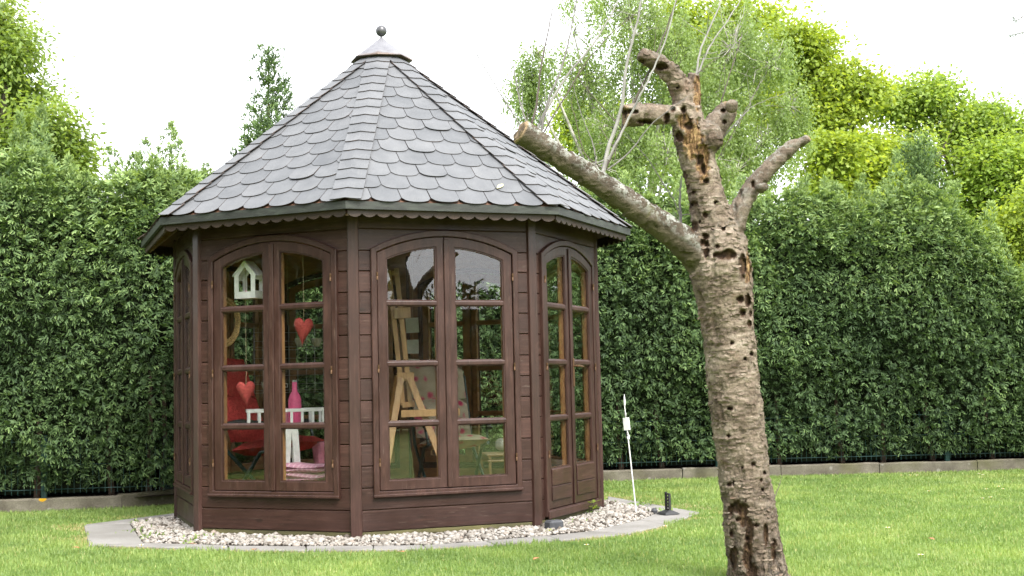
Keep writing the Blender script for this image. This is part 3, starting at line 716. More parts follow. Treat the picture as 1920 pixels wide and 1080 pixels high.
def window_side(is_door):
    zb, zi = (.068, .11) if is_door else (.258, .300)
    glz = .382 if is_door else .365
    parts = []          # (name, mesh)
    cas = MB().ring(frame_pts(*OUT, zb), frame_pts(*INN, zi), -AP-.024, -AP+.045)
    if not is_door: cas.box(-.505, .505, -AP-.034, -AP-.0245, .262, .281)
    casm = cas.mesh('window', M_frame, bevel=.004)
    garch = (.398, 1.775, 1.8565); larch_ = (.458, 1.811, 1.919)
    for sgn in (-1, 1):
        x0, x1 = (-.458, -.0115) if sgn < 0 else (-.0085, .458)
        gx0, gx1 = (-GX1, -GX0) if sgn < 0 else (GX0, GX1)
        o = leaf_outline(x0, x1, zi+.004, larch_); i_ = leaf_outline(gx0, gx1, glz, garch)
        m = MB().ring(o, i_, -AP-.014, -AP+.008)
        if sgn > 0: m.box(-.013, .022, -AP-.026, -AP-.0142, zi+.006, larch_[2]-.014)
        parts.append(('casement_frame' if not is_door else 'leaf_frame', m.mesh('casement_frame', M_frame, bevel=.003)))
        # inner bead round the glass
        i2 = leaf_outline(gx0+.008, gx1-.008, glz+.008, (.398, 1.767, 1.8485))
        parts.append(('glazing_bead', MB().ring(i_, i2, -AP-.008, -AP+.0025).mesh('glazing_bead', M_frame)))
        o3 = leaf_outline(x0+.004, x1-.004, zi+.008, (.454, 1.808, 1.914)); i3 = leaf_outline(gx0+.003, gx1-.003, glz+.003, (.398, 1.772, 1.8535))
        parts.append(('inner_frame', MB().ring(o3, i3, -AP+.0085, -AP+.046).mesh('inner_frame', M_pine, bevel=.003)))
        for bz in BARS:
            b = MB()
            b.prism([(-AP-.012, bz-.013), (-AP-.012, bz+.009), (-AP-.002, bz+.021), (-AP+.003, bz+.021), (-AP+.003, bz-.021), (-AP-.004, bz-.021)], gx0-.002, gx1+.002, 'x')
            parts.append(('glazing_bar', b.mesh('glazing_bar', M_frame, bevel=.002)))
            parts.append(('inner_bar', MB().box(gx0+.0015, gx1-.0015, -AP+.0095, -AP+.038, bz-.020, bz+.020).mesh('inner_bar', M_pine, bevel=.002)))
        zs = [glz-.003]+sorted(BARS)
        for j, z0 in enumerate(zs):
            y0, y1 = -AP+.0042, -AP+.0078
            if j < 3: pts = [(gx0-.003, z0), (gx1+.003, z0), (gx1+.003, zs[j+1]-.001), (gx0-.003, zs[j+1]-.001)]
            else:
                pts = [(gx0-.003, z0), (gx1+.003, z0)]+[(p[0], p[1]+.002) for p in reversed(arc(.402, 1.775, 1.8565, gx0-.003, gx1+.003, 8))]
            parts.append(('pane', MB().prism(pts, y0, y1).mesh('pane', M_glass)))
        for hz in (1.66, 1.07, .48):
            x = sgn*.4605
            parts.append(('hinge', MB().lathe([(.0, 0), (.0065, .001), (.0065, .0235), (.0055, .025), (.0065, .0265), (.0065, .05), (0, .051)], (x, -AP-.026, hz-.025), 8).mesh('hinge', M_brass, smooth=True)))
        if is_door:
            for z0, z1 in ((.166, .262), (.266, .378)):
                parts.append(('door_panel', MB().box(gx0-.004, gx1+.004, -AP-.023, -AP-.0142, z0, z1).mesh('door_panel', M_plank, bevel=.004)))
    if is_door:
        parts.append(('handle_plate', MB().box(.004, .03, -AP-.033, -AP-.0265, .93, 1.13).mesh('handle_plate', M_brass, bevel=.003)))
        parts.append(('handle', MB().tube([(.017, -AP-.03, 1.075), (.017, -AP-.062, 1.075), (.035, -AP-.068, 1.075), (.115, -AP-.066, 1.07)], [.008, .008, .008, .006], 8).mesh('handle', M_brass, smooth=True)))
        parts.append(('threshold', MB().box(-.50, .50, -AP-.036, -AP-.0245, .055, .105).mesh('threshold', M_frame, bevel=.004)))
    return casm, parts
WS = {d: wall_side(d) for d in (False, True)}; WD = {d: window_side(d) for d in (False, True)}
for k in range(-3, 5):
    d = k == 1; a = TH(k); rot = (0, 0, a)
    wm, pls = WS[d]; o = link('wall', wm, gz); o.rotation_euler = rot
    for m in pls: link('plank', m, o)
    cm, prt = WD[d]; o = link('door' if d else 'window', cm, gz); o.rotation_euler = rot
    if d: o['label'] = 'arched glazed double door of the summerhouse'
    for nm, m in prt: link(nm, m, o)
# corner posts
hwp = .034
ppts = [(-hwp, -(RW+.007)), (hwp, -(RW+.007)), (hwp+.004, -(RW-.03)), (.0, -(RW-.06)), (-hwp-.004, -(RW-.03))]
pm = MB().prism(ppts, .022, 2.105, 'z').mesh('corner_post', M_post, bevel=.004)
scr = MB()
for zz in (.14, .62, 1.1, 1.58): scr.lathe([(0, 0), (.0035, .0), (.003, .002), (0, .002)], (0, 0, 0), 6)
sm = MB().box(-.595, .595, -AP+.004, -AP+.05, .018, .05).mesh('sill_beam', M_moss, bevel=.004)
bl = MB().box(-.045, .045, -.045, .045, -.02, .03).mesh('foundation_block', M_slab, bevel=.006)
for k in range(8):
    o = link('corner_post', pm, gz); o.rotation_euler.z = A0+k*PI/4
    o = link('sill_beam', sm, gz); o.rotation_euler.z = TH(k)
    b = link('foundation_block', bl, gz); a = A0+k*PI/4; b.location = ((RW-.06)*math.sin(a), -(RW-.06)*math.cos(a), 0); b.rotation_euler.z = a
oct_ = lambda R: [(R*math.sin(A0+k*PI/4), -R*math.cos(A0+k*PI/4)) for k in range(8)]
fl = link('floor', MB().prism(oct_(RW-.05), .05, .062, 'z').mesh('floor', M_pine), gz)

# --- roof
RE, ZE, ZA = 1.856, 2.107, 3.562
APE = RE*math.cos(PI/8); SL = math.hypot(APE, ZA-ZE); ue = RE*math.sin(PI/8)
V = [(x, y, ZE-.004) for x, y in oct_(RE-.006)]+[(0, 0, ZA-.004)]+[(x, y, ZE-.030) for x, y in oct_(RE-.03)]+[(0, 0, ZA-.03)]
dk = MB().add(V, [(k, (k+1) % 8, 8) for k in range(8)]+[(9+(k+1) % 8, 9+k, 17) for k in range(8)]+[(k, 9+k, 9+(k+1) % 8, (k+1) % 8) for k in range(8)])
M_deck = wood('roof_boards', (.05, .024, .014), (.085, .042, .024), (.12, .065, .04), grain=(8, 8, 8), rough=.6)
roof = dk.build('roof', M_deck, gz)
V = [(x, y, 2.095) for x, y in oct_(RW-.045)]+[(0, 0, 3.30)]
cei = MB().add(V, [((k+1) % 8, k, 8) for k in range(8)]).build('ceiling', M_pine, gz)  # pine lining added below the deck to brighten the interior
up_ = np.array([0, APE/SL, (ZA-ZE)/SL]); nr = np.array([0, -(ZA-ZE)/SL, APE/SL])        # up-slope and outward normal in the frame of one side
E0 = np.array([0, -APE, ZE])
def clip(poly, a, b, c):      # keep a*x+b*y<=c
    out = []
    for i in range(len(poly)):
        p, q = poly[i], poly[(i+1) % len(poly)]; fp, fq = a*p[0]+b*p[1]-c, a*q[0]+b*q[1]-c
        if fp <= 0: out.append(p)
        if fp*fq < 0: t = fp/(fp-fq); out.append((p[0]+(q[0]-p[0])*t, p[1]+(q[1]-p[1])*t))
    return out
def area(p): return .5*abs(sum(p[i][0]*p[(i+1) % len(p)][1]-p[(i+1) % len(p)][0]*p[i][1] for i in range(len(p))))
def shingle_poly(u, s, w_, L, sag=.052):
    n = 9; pts = []
    for i in range(n+1):
        x = -1+2*i/n; pts.append((u+x*w_/2, s+sag*(1-math.sqrt(max(0, 1-(abs(x)**2.2)*.985)))))
    return pts+[(u+w_/2, s+L), (u-w_/2, s+L)]
def shingle_mb(poly, s, L, rise, thick, rng_tilt=0.):
    mb = MB(); top = []; bot = []
    for (u, v) in poly:
        h = rise*(1-(v-s)/L)+.003; h += rng_tilt*u
        p = E0+np.array([u, 0, 0])+up_*v+nr*h; top.append(p+nr*thick); bot.append(p)
    n = len(poly); V = top+bot
    mb.add(V, [tuple(range(n))], 0); mb.add(V, [], 0)
    b = 0
    mb.v = [tuple(p) for p in V]; mb.f = [tuple(range(n)), tuple(range(2*n-1, n-1, -1))]+[(i, n+i, n+(i+1) % n, (i+1) % n) for i in range(n)]; mb.m = [0, 1]+[1]*n
    return mb
SW, EXP, SLN = .193, .157, .225
seen_sides = (-2, -1, 0, 1, 2); rest = MB(); nshin = 0
for k in range(-3, 5):
    i = 0; s = -.014
    while s < SL-.24:
        wmax = ue*(1-(s+.0)/SL); c0 = (.5 if i % 2 else 0)*SW+.03*((k*7) % 5-2)
        j0 = int(wmax/SW)+2
        for j in range(-j0, j0+1):
            u = c0+j*SW
            poly = shingle_poly(u, s+random.uniform(-.004, .004), SW-.0045, SLN)
            q = ue/SL
            poly = clip(poly, 1, q, ue-.012); poly = clip(poly, -1, q, ue-.012) if len(poly) > 2 else poly
            if len(poly) < 3 or area(poly) < .0012: continue
            mb = shingle_mb(poly, s, SLN, .0075+(random.uniform(0, .003) if random.random() < .93 else random.uniform(.004, .009)), .0035)
            if k in seen_sides:
                o = mb.build('shingle', [M_shin, M_shin_e], roof); o.rotation_euler.z = TH(k); nshin += 1
            else:
                c_, s_ = math.cos(TH(k)), math.sin(TH(k)); b = len(rest.v)
                rest.v += [(x*c_-y*s_, x*s_+y*c_, z) for x, y, z in mb.v]; rest.f += [tuple(b+t for t in f) for f in mb.f]; rest.m += mb.m
        i += 1; s += EXP
print('shingles', nshin)
# ridge shingles over the hips, in the frame of a corner at (0,-RE)
HL = math.hypot(RE, ZA-ZE); hup = np.array([0, RE/HL, (ZA-ZE)/HL]); hn = np.array([0, -(ZA-ZE)/HL, RE/HL])
drop = .19         # the wings fall away from the hip line
def ridge_mesh(i, EXPR=.128):
    s = -.008+i*EXPR; L = .16; w_ = .098-.0005*i; mb = MB(); V = []; nu = 6
    us = [-1+2*a/nu for a in range(nu+1)]
    for lay in (0, 1):
        for v in (0, .5, 1):
            for x in us:
                vv = v*L+(.012*(x*x) if v == 0 else 0); h = .016*(1-v*.55)+.013-abs(x*w_)*drop*(1 if abs(x) > .3 else .6)-(.004 if lay else 0)
                V.append(np.array([0, -RE, ZE])+np.array([x*w_, 0, 0])+hup*(s+vv)+hn*h)
    m = nu+1; F = []; mi = []
    for r in range(2):
        for a in range(nu):
            F.append((r*m+a, r*m+a+1, (r+1)*m+a+1, (r+1)*m+a)); mi.append(0)
            F.append((3*m+r*m+a, 3*m+(r+1)*m+a, 3*m+(r+1)*m+a+1, 3*m+r*m+a+1)); mi.append(1)
    for a in range(nu): F.append((a, 3*m+a, 3*m+a+1, a+1)); mi.append(1)
    for r in range(2):
        F.append((r*m, (r+1)*m, 3*m+(r+1)*m, 3*m+r*m)); mi.append(1); F.append((r*m+nu, 3*m+r*m+nu, 3*m+(r+1)*m+nu, (r+1)*m+nu)); mi.append(1)
    mb.v = [tuple(map(float, p)) for p in V]; mb.f = F; mb.m = mi
    return mb
rid = [ridge_mesh(i) for i in range(17)]; ridm = [r.mesh('ridge_shingle', [M_shin, M_shin_e], smooth=True) for r in rid]
for k in range(8):
    a = A0+k*PI/4
    if k in (0, 1, 2, 6, 7):
        for m in ridm: o = link('ridge_shingle', m, roof); o.rotation_euler = (0, 0, a+random.uniform(-.0012, .0012))
    else:
        for r in rid:
            b = len(rest.v); c_, s_ = math.cos(a), math.sin(a)
            rest.v += [(x*c_-y*s_, x*s_+y*c_, z) for x, y, z in r.v]; rest.f += [tuple(b+t for t in f) for f in r.f]; rest.m += r.m
ro = rest.build('shingle', [M_shin, M_shin_e], roof); ro['kind'] = 'stuff'
# fascia, drip edge and scalloped valance
fe = MB()
q8 = math.tan(PI/8)
def mitred(y0, y1, z0, z1, z0b=None):
    V = []
    for y, zz in ((y0, (z0, z1)), (y1, (z0, z1))):
        for z in zz:
            V += [(y*q8, y, z), (-y*q8, y, z)]
    return [tuple(v) for v in V]
fm = MB().add(mitred(-APE-.006, -APE+.016, ZE-.050, ZE-.001), [(0, 1, 3, 2), (4, 6, 7, 5), (0, 4, 5, 1), (2, 3, 7, 6), (0, 2, 6, 4), (1, 5, 7, 3)]).mesh('fascia', M_fascia)
nsc = 15; yv = -APE+.03; hv = -yv*q8-.004
sc_pts = []
per = 2*hv/nsc
for i in range(nsc*8+1):
    x = -hv+2*hv*i/(nsc*8); sc_pts.append((x, ZE-.104+.022*abs(math.cos(PI*x/per+PI*nsc/2))**1.0))
sc_pts = [(x, ZE-.096+.022*(1-abs(math.sin(PI*(x+hv)/per))**.7)) for x, _ in sc_pts]
vm = MB().prism(sc_pts+[(hv, ZE-.02), (-hv, ZE-.02)], yv-.007, yv+.007).mesh('scalloped_valance', M_val)
sf = MB()
raf = MB().box(-.02, .02, -(RE-.06), -.3, 0, .0)
for k in range(-3, 5):
    o = link('fascia', fm, roof); o.rotation_euler.z = TH(k)
    o = link('scalloped_valance', vm, roof); o.rotation_euler.z = TH(k)
# rafters under each hip
rm = MB().add([(sx*.022, y, z) for sx in (-1, 1) for y, z in ((-(RE-.06), ZE-.085), (-(RE-.06), ZE-.032+.0), (-.12, ZA-.16), (-.12, ZA-.23))], [(0, 1, 2, 3), (7, 6, 5, 4), (0, 4, 5, 1), (1, 5, 6, 2), (2, 6, 7, 3), (3, 7, 4, 0)]).mesh('rafter', M_pine)
for k in range(8): o = link('rafter', rm, roof); o.rotation_euler.z = A0+k*PI/4
# cap and ball
cv = [(.240*math.sin(A0+k*PI/4), -.240*math.cos(A0+k*PI/4), 3.448+(.005 if k % 2 else -.004)) for k in range(8)]
cv2 = [(.236*math.sin(A0+k*PI/4), -.236*math.cos(A0+k*PI/4), 3.455) for k in range(8)]
cv3 = [(.012*math.sin(A0+k*PI/4), -.012*math.cos(A0+k*PI/4), 3.628) for k in range(8)]
MB().add(cv+cv2+cv3, [(k, (k+1) % 8, 8+(k+1) % 8, 8+k) for k in range(8)]+[(8+k, 8+(k+1) % 8, 16+(k+1) % 8, 16+k) for k in range(8)]+[tuple(range(16, 24)), tuple(range(7, -1, -1))]).build('metal_cap', M_cap, roof)
fin = MB().lathe([(0, 3.60), (.012, 3.60), (.009, 3.64), (.012, 3.643)]+[(.043*math.sin(PI*i/14), 3.684-.043*math.cos(PI*i/14)) for i in range(1, 14)]+[(.003, 3.728), (.003, 3.742), (0, 3.742)], (0, 0, 0), 20)
fin.build('ball_finial', M_ball, roof, smooth=True)

# ------------------------------------------------------------------ the bare cherry: one continuous body, pruned limbs, bored with holes
TD = 6.2
def crom(P, n):
    P = np.array(P, float); out = []
    Q = np.vstack([2*P[0]-P[1], P, 2*P[-1]-P[-2]])
    for i in range(1, len(Q)-2):
        for t in np.linspace(0, 1, n, endpoint=False):
            a, b, c, d = Q[i-1:i+3]; out.append(.5*((2*b)+(-a+c)*t+(2*a-5*b+4*c-d)*t*t+(-a+3*b-3*c+d)*t**3))
    out.append(P[-1]); return np.array(out)
CH_ = {   # (px, py, width_px, depth offset)
 'trunk': [(1428, 1150, 150, .0), (1424, 1100, 124, .0), (1418, 1060, 110, 0), (1408, 980, 101, 0), (1396, 890, 96, 0), (1384, 790, 96, 0), (1373, 690, 97, 0), (1364, 610, 98, 0), (1358, 555, 106, 0), (1350, 500, 116, 0), (1345, 455, 98, 0), (1330, 390, 73, 0), (1313, 320, 65, .0), (1298, 262, 66, 0), (1288, 218, 58, 0), (1283, 185, 46, 0), (1274, 160, 42, -.01), (1258, 138, 38, -.03), (1234, 118, 34, -.05), (1212, 107, 27, -.07), (1199, 102, 20, -.08)],
 'left': [(1345, 520, 76, 0), (1310, 480, 66, -.02), (1275, 450, 58, -.05), (1225, 412, 50, -.09), (1165, 372, 46, -.13), (1100, 328, 45, -.18), (1040, 288, 44, -.22), (1000, 262, 44, -.25), (976, 247, 43, -.27)],
 'right': [(1352, 470, 62, 0), (1375, 425, 44, .0), (1390, 385, 37, .02), (1412, 348, 34, .05), (1445, 312, 31, .08), (1480, 280, 26, .11), (1515, 259, 15, .14)],
 'stub_l': [(1292, 222, 40, 0), (1262, 216, 34, -.03), (1230, 214, 37, -.06), (1200, 214, 40, -.09), (1172, 217, 38, -.11)],
 'stub_r': [(1310, 290, 50, 0), (1332, 250, 48, .03), (1352, 222, 44, .06), (1366, 204, 36, .08)],
 'splinter': [(1290, 225, 42, .02), (1298, 180, 32, .03), (1302, 138, 20, .04)],
}
th = MB(); SK = []; acc = 0.
base = atd(1424, 1108, TD); base[2] = 0
for nm, pts in CH_.items():
    W = np.array([np.r_[atd(x, y, TD+o), w_/2*(TD+o)/CF] for x, y, w_, o in pts]); C_ = crom(W, 7)
    th.tube([tuple(p) for p in C_[:, :3]], list(C_[:, 3]), 22)
    ln = np.r_[0, np.cumsum(np.linalg.norm(np.diff(C_[:, :3], axis=0), axis=1))]
    SK.append((nm, C_, ln))
knots = [(1352, 520, 34), (1382, 455, 20), (1372, 200, 14), (1345, 500, 40), (1330, 260, 26), (1428, 352, 10)]
for x, y, r in knots:
    c = atd(x, y, TD-.03); rr = r*TD/CF
    th.lathe([(rr*math.sin(PI*i/8), -rr*math.cos(PI*i/8)) for i in range(9)], tuple(c), 10)
tmp = th.build('tmp_trunk', M_bark)
rmod = tmp.modifiers.new('r', 'REMESH'); rmod.mode = 'VOXEL'; rmod.voxel_size = .0072
dg = bpy.context.evaluated_depsgraph_get(); ev = tmp.evaluated_get(dg); em = ev.to_mesh()
nv = len(em.vertices); TV = np.empty(nv*3, np.float32); em.vertices.foreach_get('co', TV); TV = TV.reshape(-1, 3).astype(float)
TN = np.empty(nv*3, np.float32); em.vertices.foreach_get('normal', TN); TN = TN.reshape(-1, 3).astype(float)
TF = np.array([p.vertices[:] for p in em.polygons if len(p.vertices) == 4]); ev.to_mesh_clear()
bpy.data.objects.remove(tmp)
# nearest skeleton point: place along the limb and which limb
allC = np.concatenate([c for _, c, _ in SK]); allL = np.concatenate([l for *_, l in SK]); allI = np.concatenate([np.full(len(c), i) for i, (_, c, _) in enumerate(SK)])
best = np.full(nv, 9.); bi = np.zeros(nv, int)
for j in range(len(allC)):
    d = np.linalg.norm(TV-allC[j, :3], axis=1)/max(allC[j, 3], .01); m = d < best; best[m] = d[m]; bi[m] = j
al = allL[bi]+(TV-allC[bi, :3])[:, 2]*0; limb = allI[bi]
# relief
def dsp(a): 
    global TV
    TV = TV+TN*a[:, None]
is_trunk = limb == 0
low = np.clip((.75-TV[:, 2])/.75, 0, 1)
relief = .016*(fbm(TV, 8, 1, 3)-.5)+.008*(fbm(TV*[1, 1, .6], 45, 4, 3)-.5)
relief += np.where(is_trunk, .004*(fbm(TV*[1, 1, 6], 30, 7, 2)-.5), 0)            # bands across the stem
crack = fbm(TV*[1, 1, .22], 30, 11, 3); relief -= .02*low*np.clip((crack-.55)/.12, 0, 1)
relief -= .012*np.clip((fbm(TV*[1, 1, .3], 24, 31, 3)-.62)/.08, 0, 1)*np.clip(1-low, 0, 1)
flake = np.clip((fbm(TV*[1, 1, 2.2], 20, 21, 3)-.56)/.03, 0, 1); relief += .0045*flake
dsp(relief)
pr = proj(TV); view = unit(TV-cC); facing = (view*TN).sum(1) < .15
rot = np.zeros(nv); torn_a = np.zeros(nv)
def hole(x, y, rx, ry, depth=.03, torn=0.):
    global TV
    dx, dy = (pr[:, 0]-x)/rx, (pr[:, 1]-y)/ry; e = np.sqrt(dx*dx+dy*dy)+(fbm(TV, 60, 2, 2)-.5)*(.9 if torn else .5)
    m = facing & (e < 1.25)
    f = np.clip((1.12-e)/.35, 0, 1)*m
    TV = TV+view*(f*depth)[:, None]; tgt = torn_a if torn == 2 else rot; np.maximum(tgt, np.clip((1.3-e)/.3, 0, 1)*m, out=tgt)
for h_ in [(1240, 125, 13, 6), (1204, 116, 6, 5), (1270, 163, 3, 3), (1262, 205, 4, 5), (1283, 330, 6, 9), (1288, 350, 5, 6), (1290, 385, 9, 8), (1302, 382, 6, 5), (1324, 340, 5, 5), (1342, 380, 4, 4), (1322, 403, 5, 5), (1302, 425, 7, 9), (1323, 443, 6, 5), (1357, 427, 5, 5), (1313, 417, 3, 3), (1336, 428, 3, 3), (1356, 208, 5, 4), (1358, 229, 4, 4), (1300, 360, 4, 4),
           (1340, 478, 3, 4), (1388, 561, 7, 6), (1402, 563, 5, 12), (1392, 587, 6, 6), (1407, 588, 3, 5), (1405, 607, 4, 6), (1372, 643, 3, 3), (1409, 663, 3, 4), (1396, 673, 3, 3), (1369, 767, 5, 4), (1366, 817, 3, 3), (1412, 870, 4, 4), (1392, 876, 2.5, 2.5), (1368, 908, 4, 4), (1377, 906, 3, 4), (1427, 900, 3, 3), (1430, 918, 3, 3), (1433, 887, 3, 3), (1384, 974, 5, 4), (1418, 985, 4, 3), (1372, 1000, 4, 7), (1400, 1010, 4, 3), (1345, 462, 4, 4)]: hole(*h_)
for h_ in [(1362, 478, 17, 9), (1392, 498, 7, 20), (1325, 470, 5, 16), (1318, 455, 5, 6), (1412, 345, 3, 6), (1168, 217, 7, 14), (1210, 228, 14, 4), (1250, 222, 5, 9), (1180, 210, 14, 4)]: hole(*h_, .035, 1)
for h_ in [(1402, 505, 5, 26), (1300, 262, 16, 30), (1318, 300, 12, 34), (1284, 228, 12, 14), (1308, 170, 7, 30)]: hole(*h_, .016, 2)
for h_ in [(1290, 236, 8, 7), (1274, 256, 6, 9), (1312, 300, 6, 8), (1318, 318, 5, 10), (1282, 206, 5, 6)]: hole(*h_, .03, 1)
for h_ in [(1382, 950, 10, 12), (1395, 965, 8, 22), (1405, 1000, 7, 26), (1402, 1045, 8, 30), (1376, 1045, 7, 22), (1412, 1075, 9, 18), (1436, 1000, 4, 20), (1450, 1030, 4, 22), (1370, 955, 5, 10)]: hole(*h_, .022, 1)
rot = np.clip(rot, 0, 1)
cut = np.zeros(nv)
for i, (nm, C_, ln) in enumerate(SK):
    if nm in ('left', 'stub_l', 'right', 'stub_r'):
        e = C_[-1, :3]; dr = unit(C_[-1, :3]-C_[-3, :3]); a_ = (TV-e)@dr
        cut = np.maximum(cut, np.clip((a_+.008)/.006, 0, 1)*(np.linalg.norm(TV-e, axis=1) < C_[-1, 3]*1.6))
lich = np.where(limb == 1, 1.0, np.where(limb == 2, .45, .2))
def mk_cherry():
    t = NT('cherry_bark'); v = t.co('Object', (1, 1, 1), False); vb = t.co('Object', (1, 1, 5.), False)
    rot_, cut_, lic = t.attr('rot'), t.attr('cut'), t.attr('lichen'); lo = t.attr('low')
    big = t.noise(v, 6., 5, .6); band = t.noise(vb, 7., 8, .72, .8); fine = t.noise(v, 70., 5, .7)
    col = t.ramp(band, (.28, (.06, .045, .034)), (.42, (.15, .118, .09)), (.56, (.245, .20, .158)), (.74, (.37, .325, .27)))
    col = t.mix(.8, col, t.ramp(big, (.36, (.36, .30, .26)), (.5, (.88, .84, .8)), (.64, (1.22, 1.2, 1.18))), 'MULTIPLY')
    col = t.mix(.75, col, t.ramp(fine, (.34, (.42, .4, .38)), (.5, (.95, .95, .95)), (.68, (1.3, 1.3, 1.3))), 'MULTIPLY')
    sl = t.voro(t.co('Object', (1, 1, 5.5), False), 30.); ln_ = t.noise(v, 11., 2)
    col = t.mix(t.mul(t.ramp(sl, (.12, 1), (.22, 0)), t.ramp(ln_, (.40, 0), (.55, .9))), col, (.04, .024, .018))
    rs = t.ramp(t.noise(v, 5., 6, .75), (.56, 0), (.64, 1)); col = t.mix(t.mul(rs, .4), col, (.15, .085, .05))
    vc = t.n('TexVoronoi', {'feature': 'DISTANCE_TO_EDGE'}, Vector=t.n('VectorMath', {'operation': 'ADD'}, i0=t.co('Object', (1, 1, .33), False), i1=t.n('VectorMath', {'operation': 'SCALE'}, i0=t.n('TexNoise', Vector=v, Scale=20., Detail=3.).outputs[1], Scale=.05).outputs[0]).outputs[0], Scale=26.).outputs[0]
    old = t.ramp(t.noise(v, 14., 7, .75), (.36, (.06, .044, .032)), (.55, (.15, .115, .085)), (.72, (.27, .225, .175)))
    old = t.mix(t.ramp(vc, (.02, 1), (.14, 0)), old, (.03, .02, .014))
    col = t.mix(t.mul(lo, t.ramp(t.noise(v, 4., 3), (.3, .3), (.6, 1))), col, old)
    lm = t.math('MULTIPLY', t.ramp(t.noise(v, 20., 7, .75), (.48, 0), (.54, 1)), lic)
    lcol = t.ramp(t.noise(v, 50., 3), (.35, (.19, .195, .165)), (.65, (.36, .37, .335)))
    dk = t.ramp(t.noise(v, 16., 6, .7), (.35, (.028, .022, .015)), (.65, (.09, .073, .053)))
    col = t.mix(t.mul(t.attr('limb'), .85), col, dk); col = t.mix(lm, col, lcol)
    und = t.ramp(t.attr('under'), (.1, 0), (.6, .75)); col = t.mix(t.mul(und, t.ramp(big, (.3, .4), (.6, 1))), col, (.075, .068, .03))  # mossy olive also darkens limb undersides, shade put into the colour
    ms = t.ramp(t.noise(v, 7., 5, .7), (.60, 0), (.70, 1)); col = t.mix(t.mul(ms, .4), col, (.10, .10, .035))
    rc = t.ramp(t.noise(t.co('Object', (1, 1, .35), False), 42., 5, .7), (.35, (.02, .012, .008)), (.58, (.075, .044, .024)), (.76, (.24, .155, .08)))
    tc = t.ramp(t.noise(t.co('Object', (1, 1, .2), False), 60., 5, .7), (.36, (.022, .013, .008)), (.5, (.14, .08, .036)), (.66, (.40, .27, .13)))
    col = t.mix(t.attr('torn'), col, tc); col = t.mix(rot_, col, rc); col = t.mix(cut_, col, t.ramp(fine, (.3, (.2, .135, .075)), (.7, (.34, .25, .15))))
    hgt = t.math('ADD', t.math('ADD', t.mul(band, .8), t.mul(fine, .6)), t.mul(t.mul(t.ramp(vc, (.0, 0), (.15, 1)), lo), .6))
    return t.surf(t.pbr(col, .85, t.bump(hgt, 1., .012), .2))
M_cherry = mk_cherry()
cherry = thing('cherry_tree', 'bare pruned cherry tree trunk full of holes standing in the foreground lawn', 'tree', tuple(base))
o = link('trunk', npmesh('trunk', TV-base, TF, M_cherry, True, rot=rot, torn=torn_a, cut=cut, lichen=lich*np.clip(.35+TN[:, 2]*1.2, 0, 1), low=low, limb=np.where(limb == 1, 1., np.where(limb == 2, .55, np.where(limb == 4, .3, 0))), under=np.where(np.isin(limb, (1, 2)), np.clip(-TN[:, 2], 0, 1), 0)), cherry)
# loose curling bark flakes and the sawn end of the long limb
cand = np.where(facing & (rot < .1) & (torn_a < .1) & (cut < .1))[0]; wgt = np.where(limb[cand] == 0, 1., .0); fi = rng.choice(cand, 900, p=wgt/wgt.sum(), replace=False)
Pf, Nf = TV[fi], TN[fi]; zx = np.array([0, 0, 1.]); Sf = unit(np.cross(Nf, zx)); Uf = np.cross(Sf, Nf); m = len(fi)
wf = rng.uniform(.006, .026, m)[:, None]; hf = rng.uniform(.004, .011, m)[:, None]*rng.choice([-1, 1], m)[:, None]; lf_ = rng.uniform(.002, .008, m)[:, None]
Vf = np.stack([Pf-Sf*wf+Nf*.001, Pf+Sf*wf+Nf*.001, Pf+Sf*wf*.8+Uf*hf+Nf*lf_*.8, Pf+Sf*wf*.1+Uf*hf*1.5+Nf*lf_*1.2, Pf-Sf*wf*.9+Uf*hf*.9+Nf*lf_*.6], 1).reshape(-1, 3)-base
fk = link('bark_flakes', npmesh('bark_flakes', Vf, np.arange(m*5).reshape(-1, 5), M_cherry), cherry); fk['kind'] = 'stuff'
M_cutw = simple('sawn_wood', (.17, .125, .08), .85, spec=.15, var=.4, scale=25, bump=.5)
for nm_, C_, ln in SK:
    if nm_ in ('left', 'stub_r'):
        e = C_[-1, :3]; dr = unit(C_[-1, :3]-C_[-4, :3]); a_ = unit(np.cross(dr, [0, 0, 1.])); b_ = np.cross(dr, a_); r_ = C_[-1, 3]; V = [e+dr*.012-base]+[e+dr*(.008+.004*math.sin(5*q))+(a_*math.cos(q)+b_*math.sin(q))*r_*(.9+.05*math.sin(3*q))-base for q in np.linspace(0, 2*PI, 20, endpoint=False)]
        V += [v_-dr*.03 for v_ in V[1:]]
        MB().add(V, [(0, 1+i, 1+(i+1) % 20) for i in range(20)]+[(1+i, 21+i, 21+(i+1) % 20, 1+(i+1) % 20) for i in range(20)]).build('sawn_end', M_cutw, cherry)
def mk_shoot(name, c):
    t = NT(name); v = t.co('Object', (1, 1, 1)); a = t.noise(v, 14., 4)
    return t.surf(t.pbr(t.ramp(a, (.3, tuple(x*.55 for x in c)), (.7, c)), .6, None, .3))
M_sh = [mk_shoot('silver_shoot', (.30, .285, .265)), mk_shoot('brown_shoot', (.11, .085, .07)), mk_shoot('grey_shoot', (.19, .175, .165))]
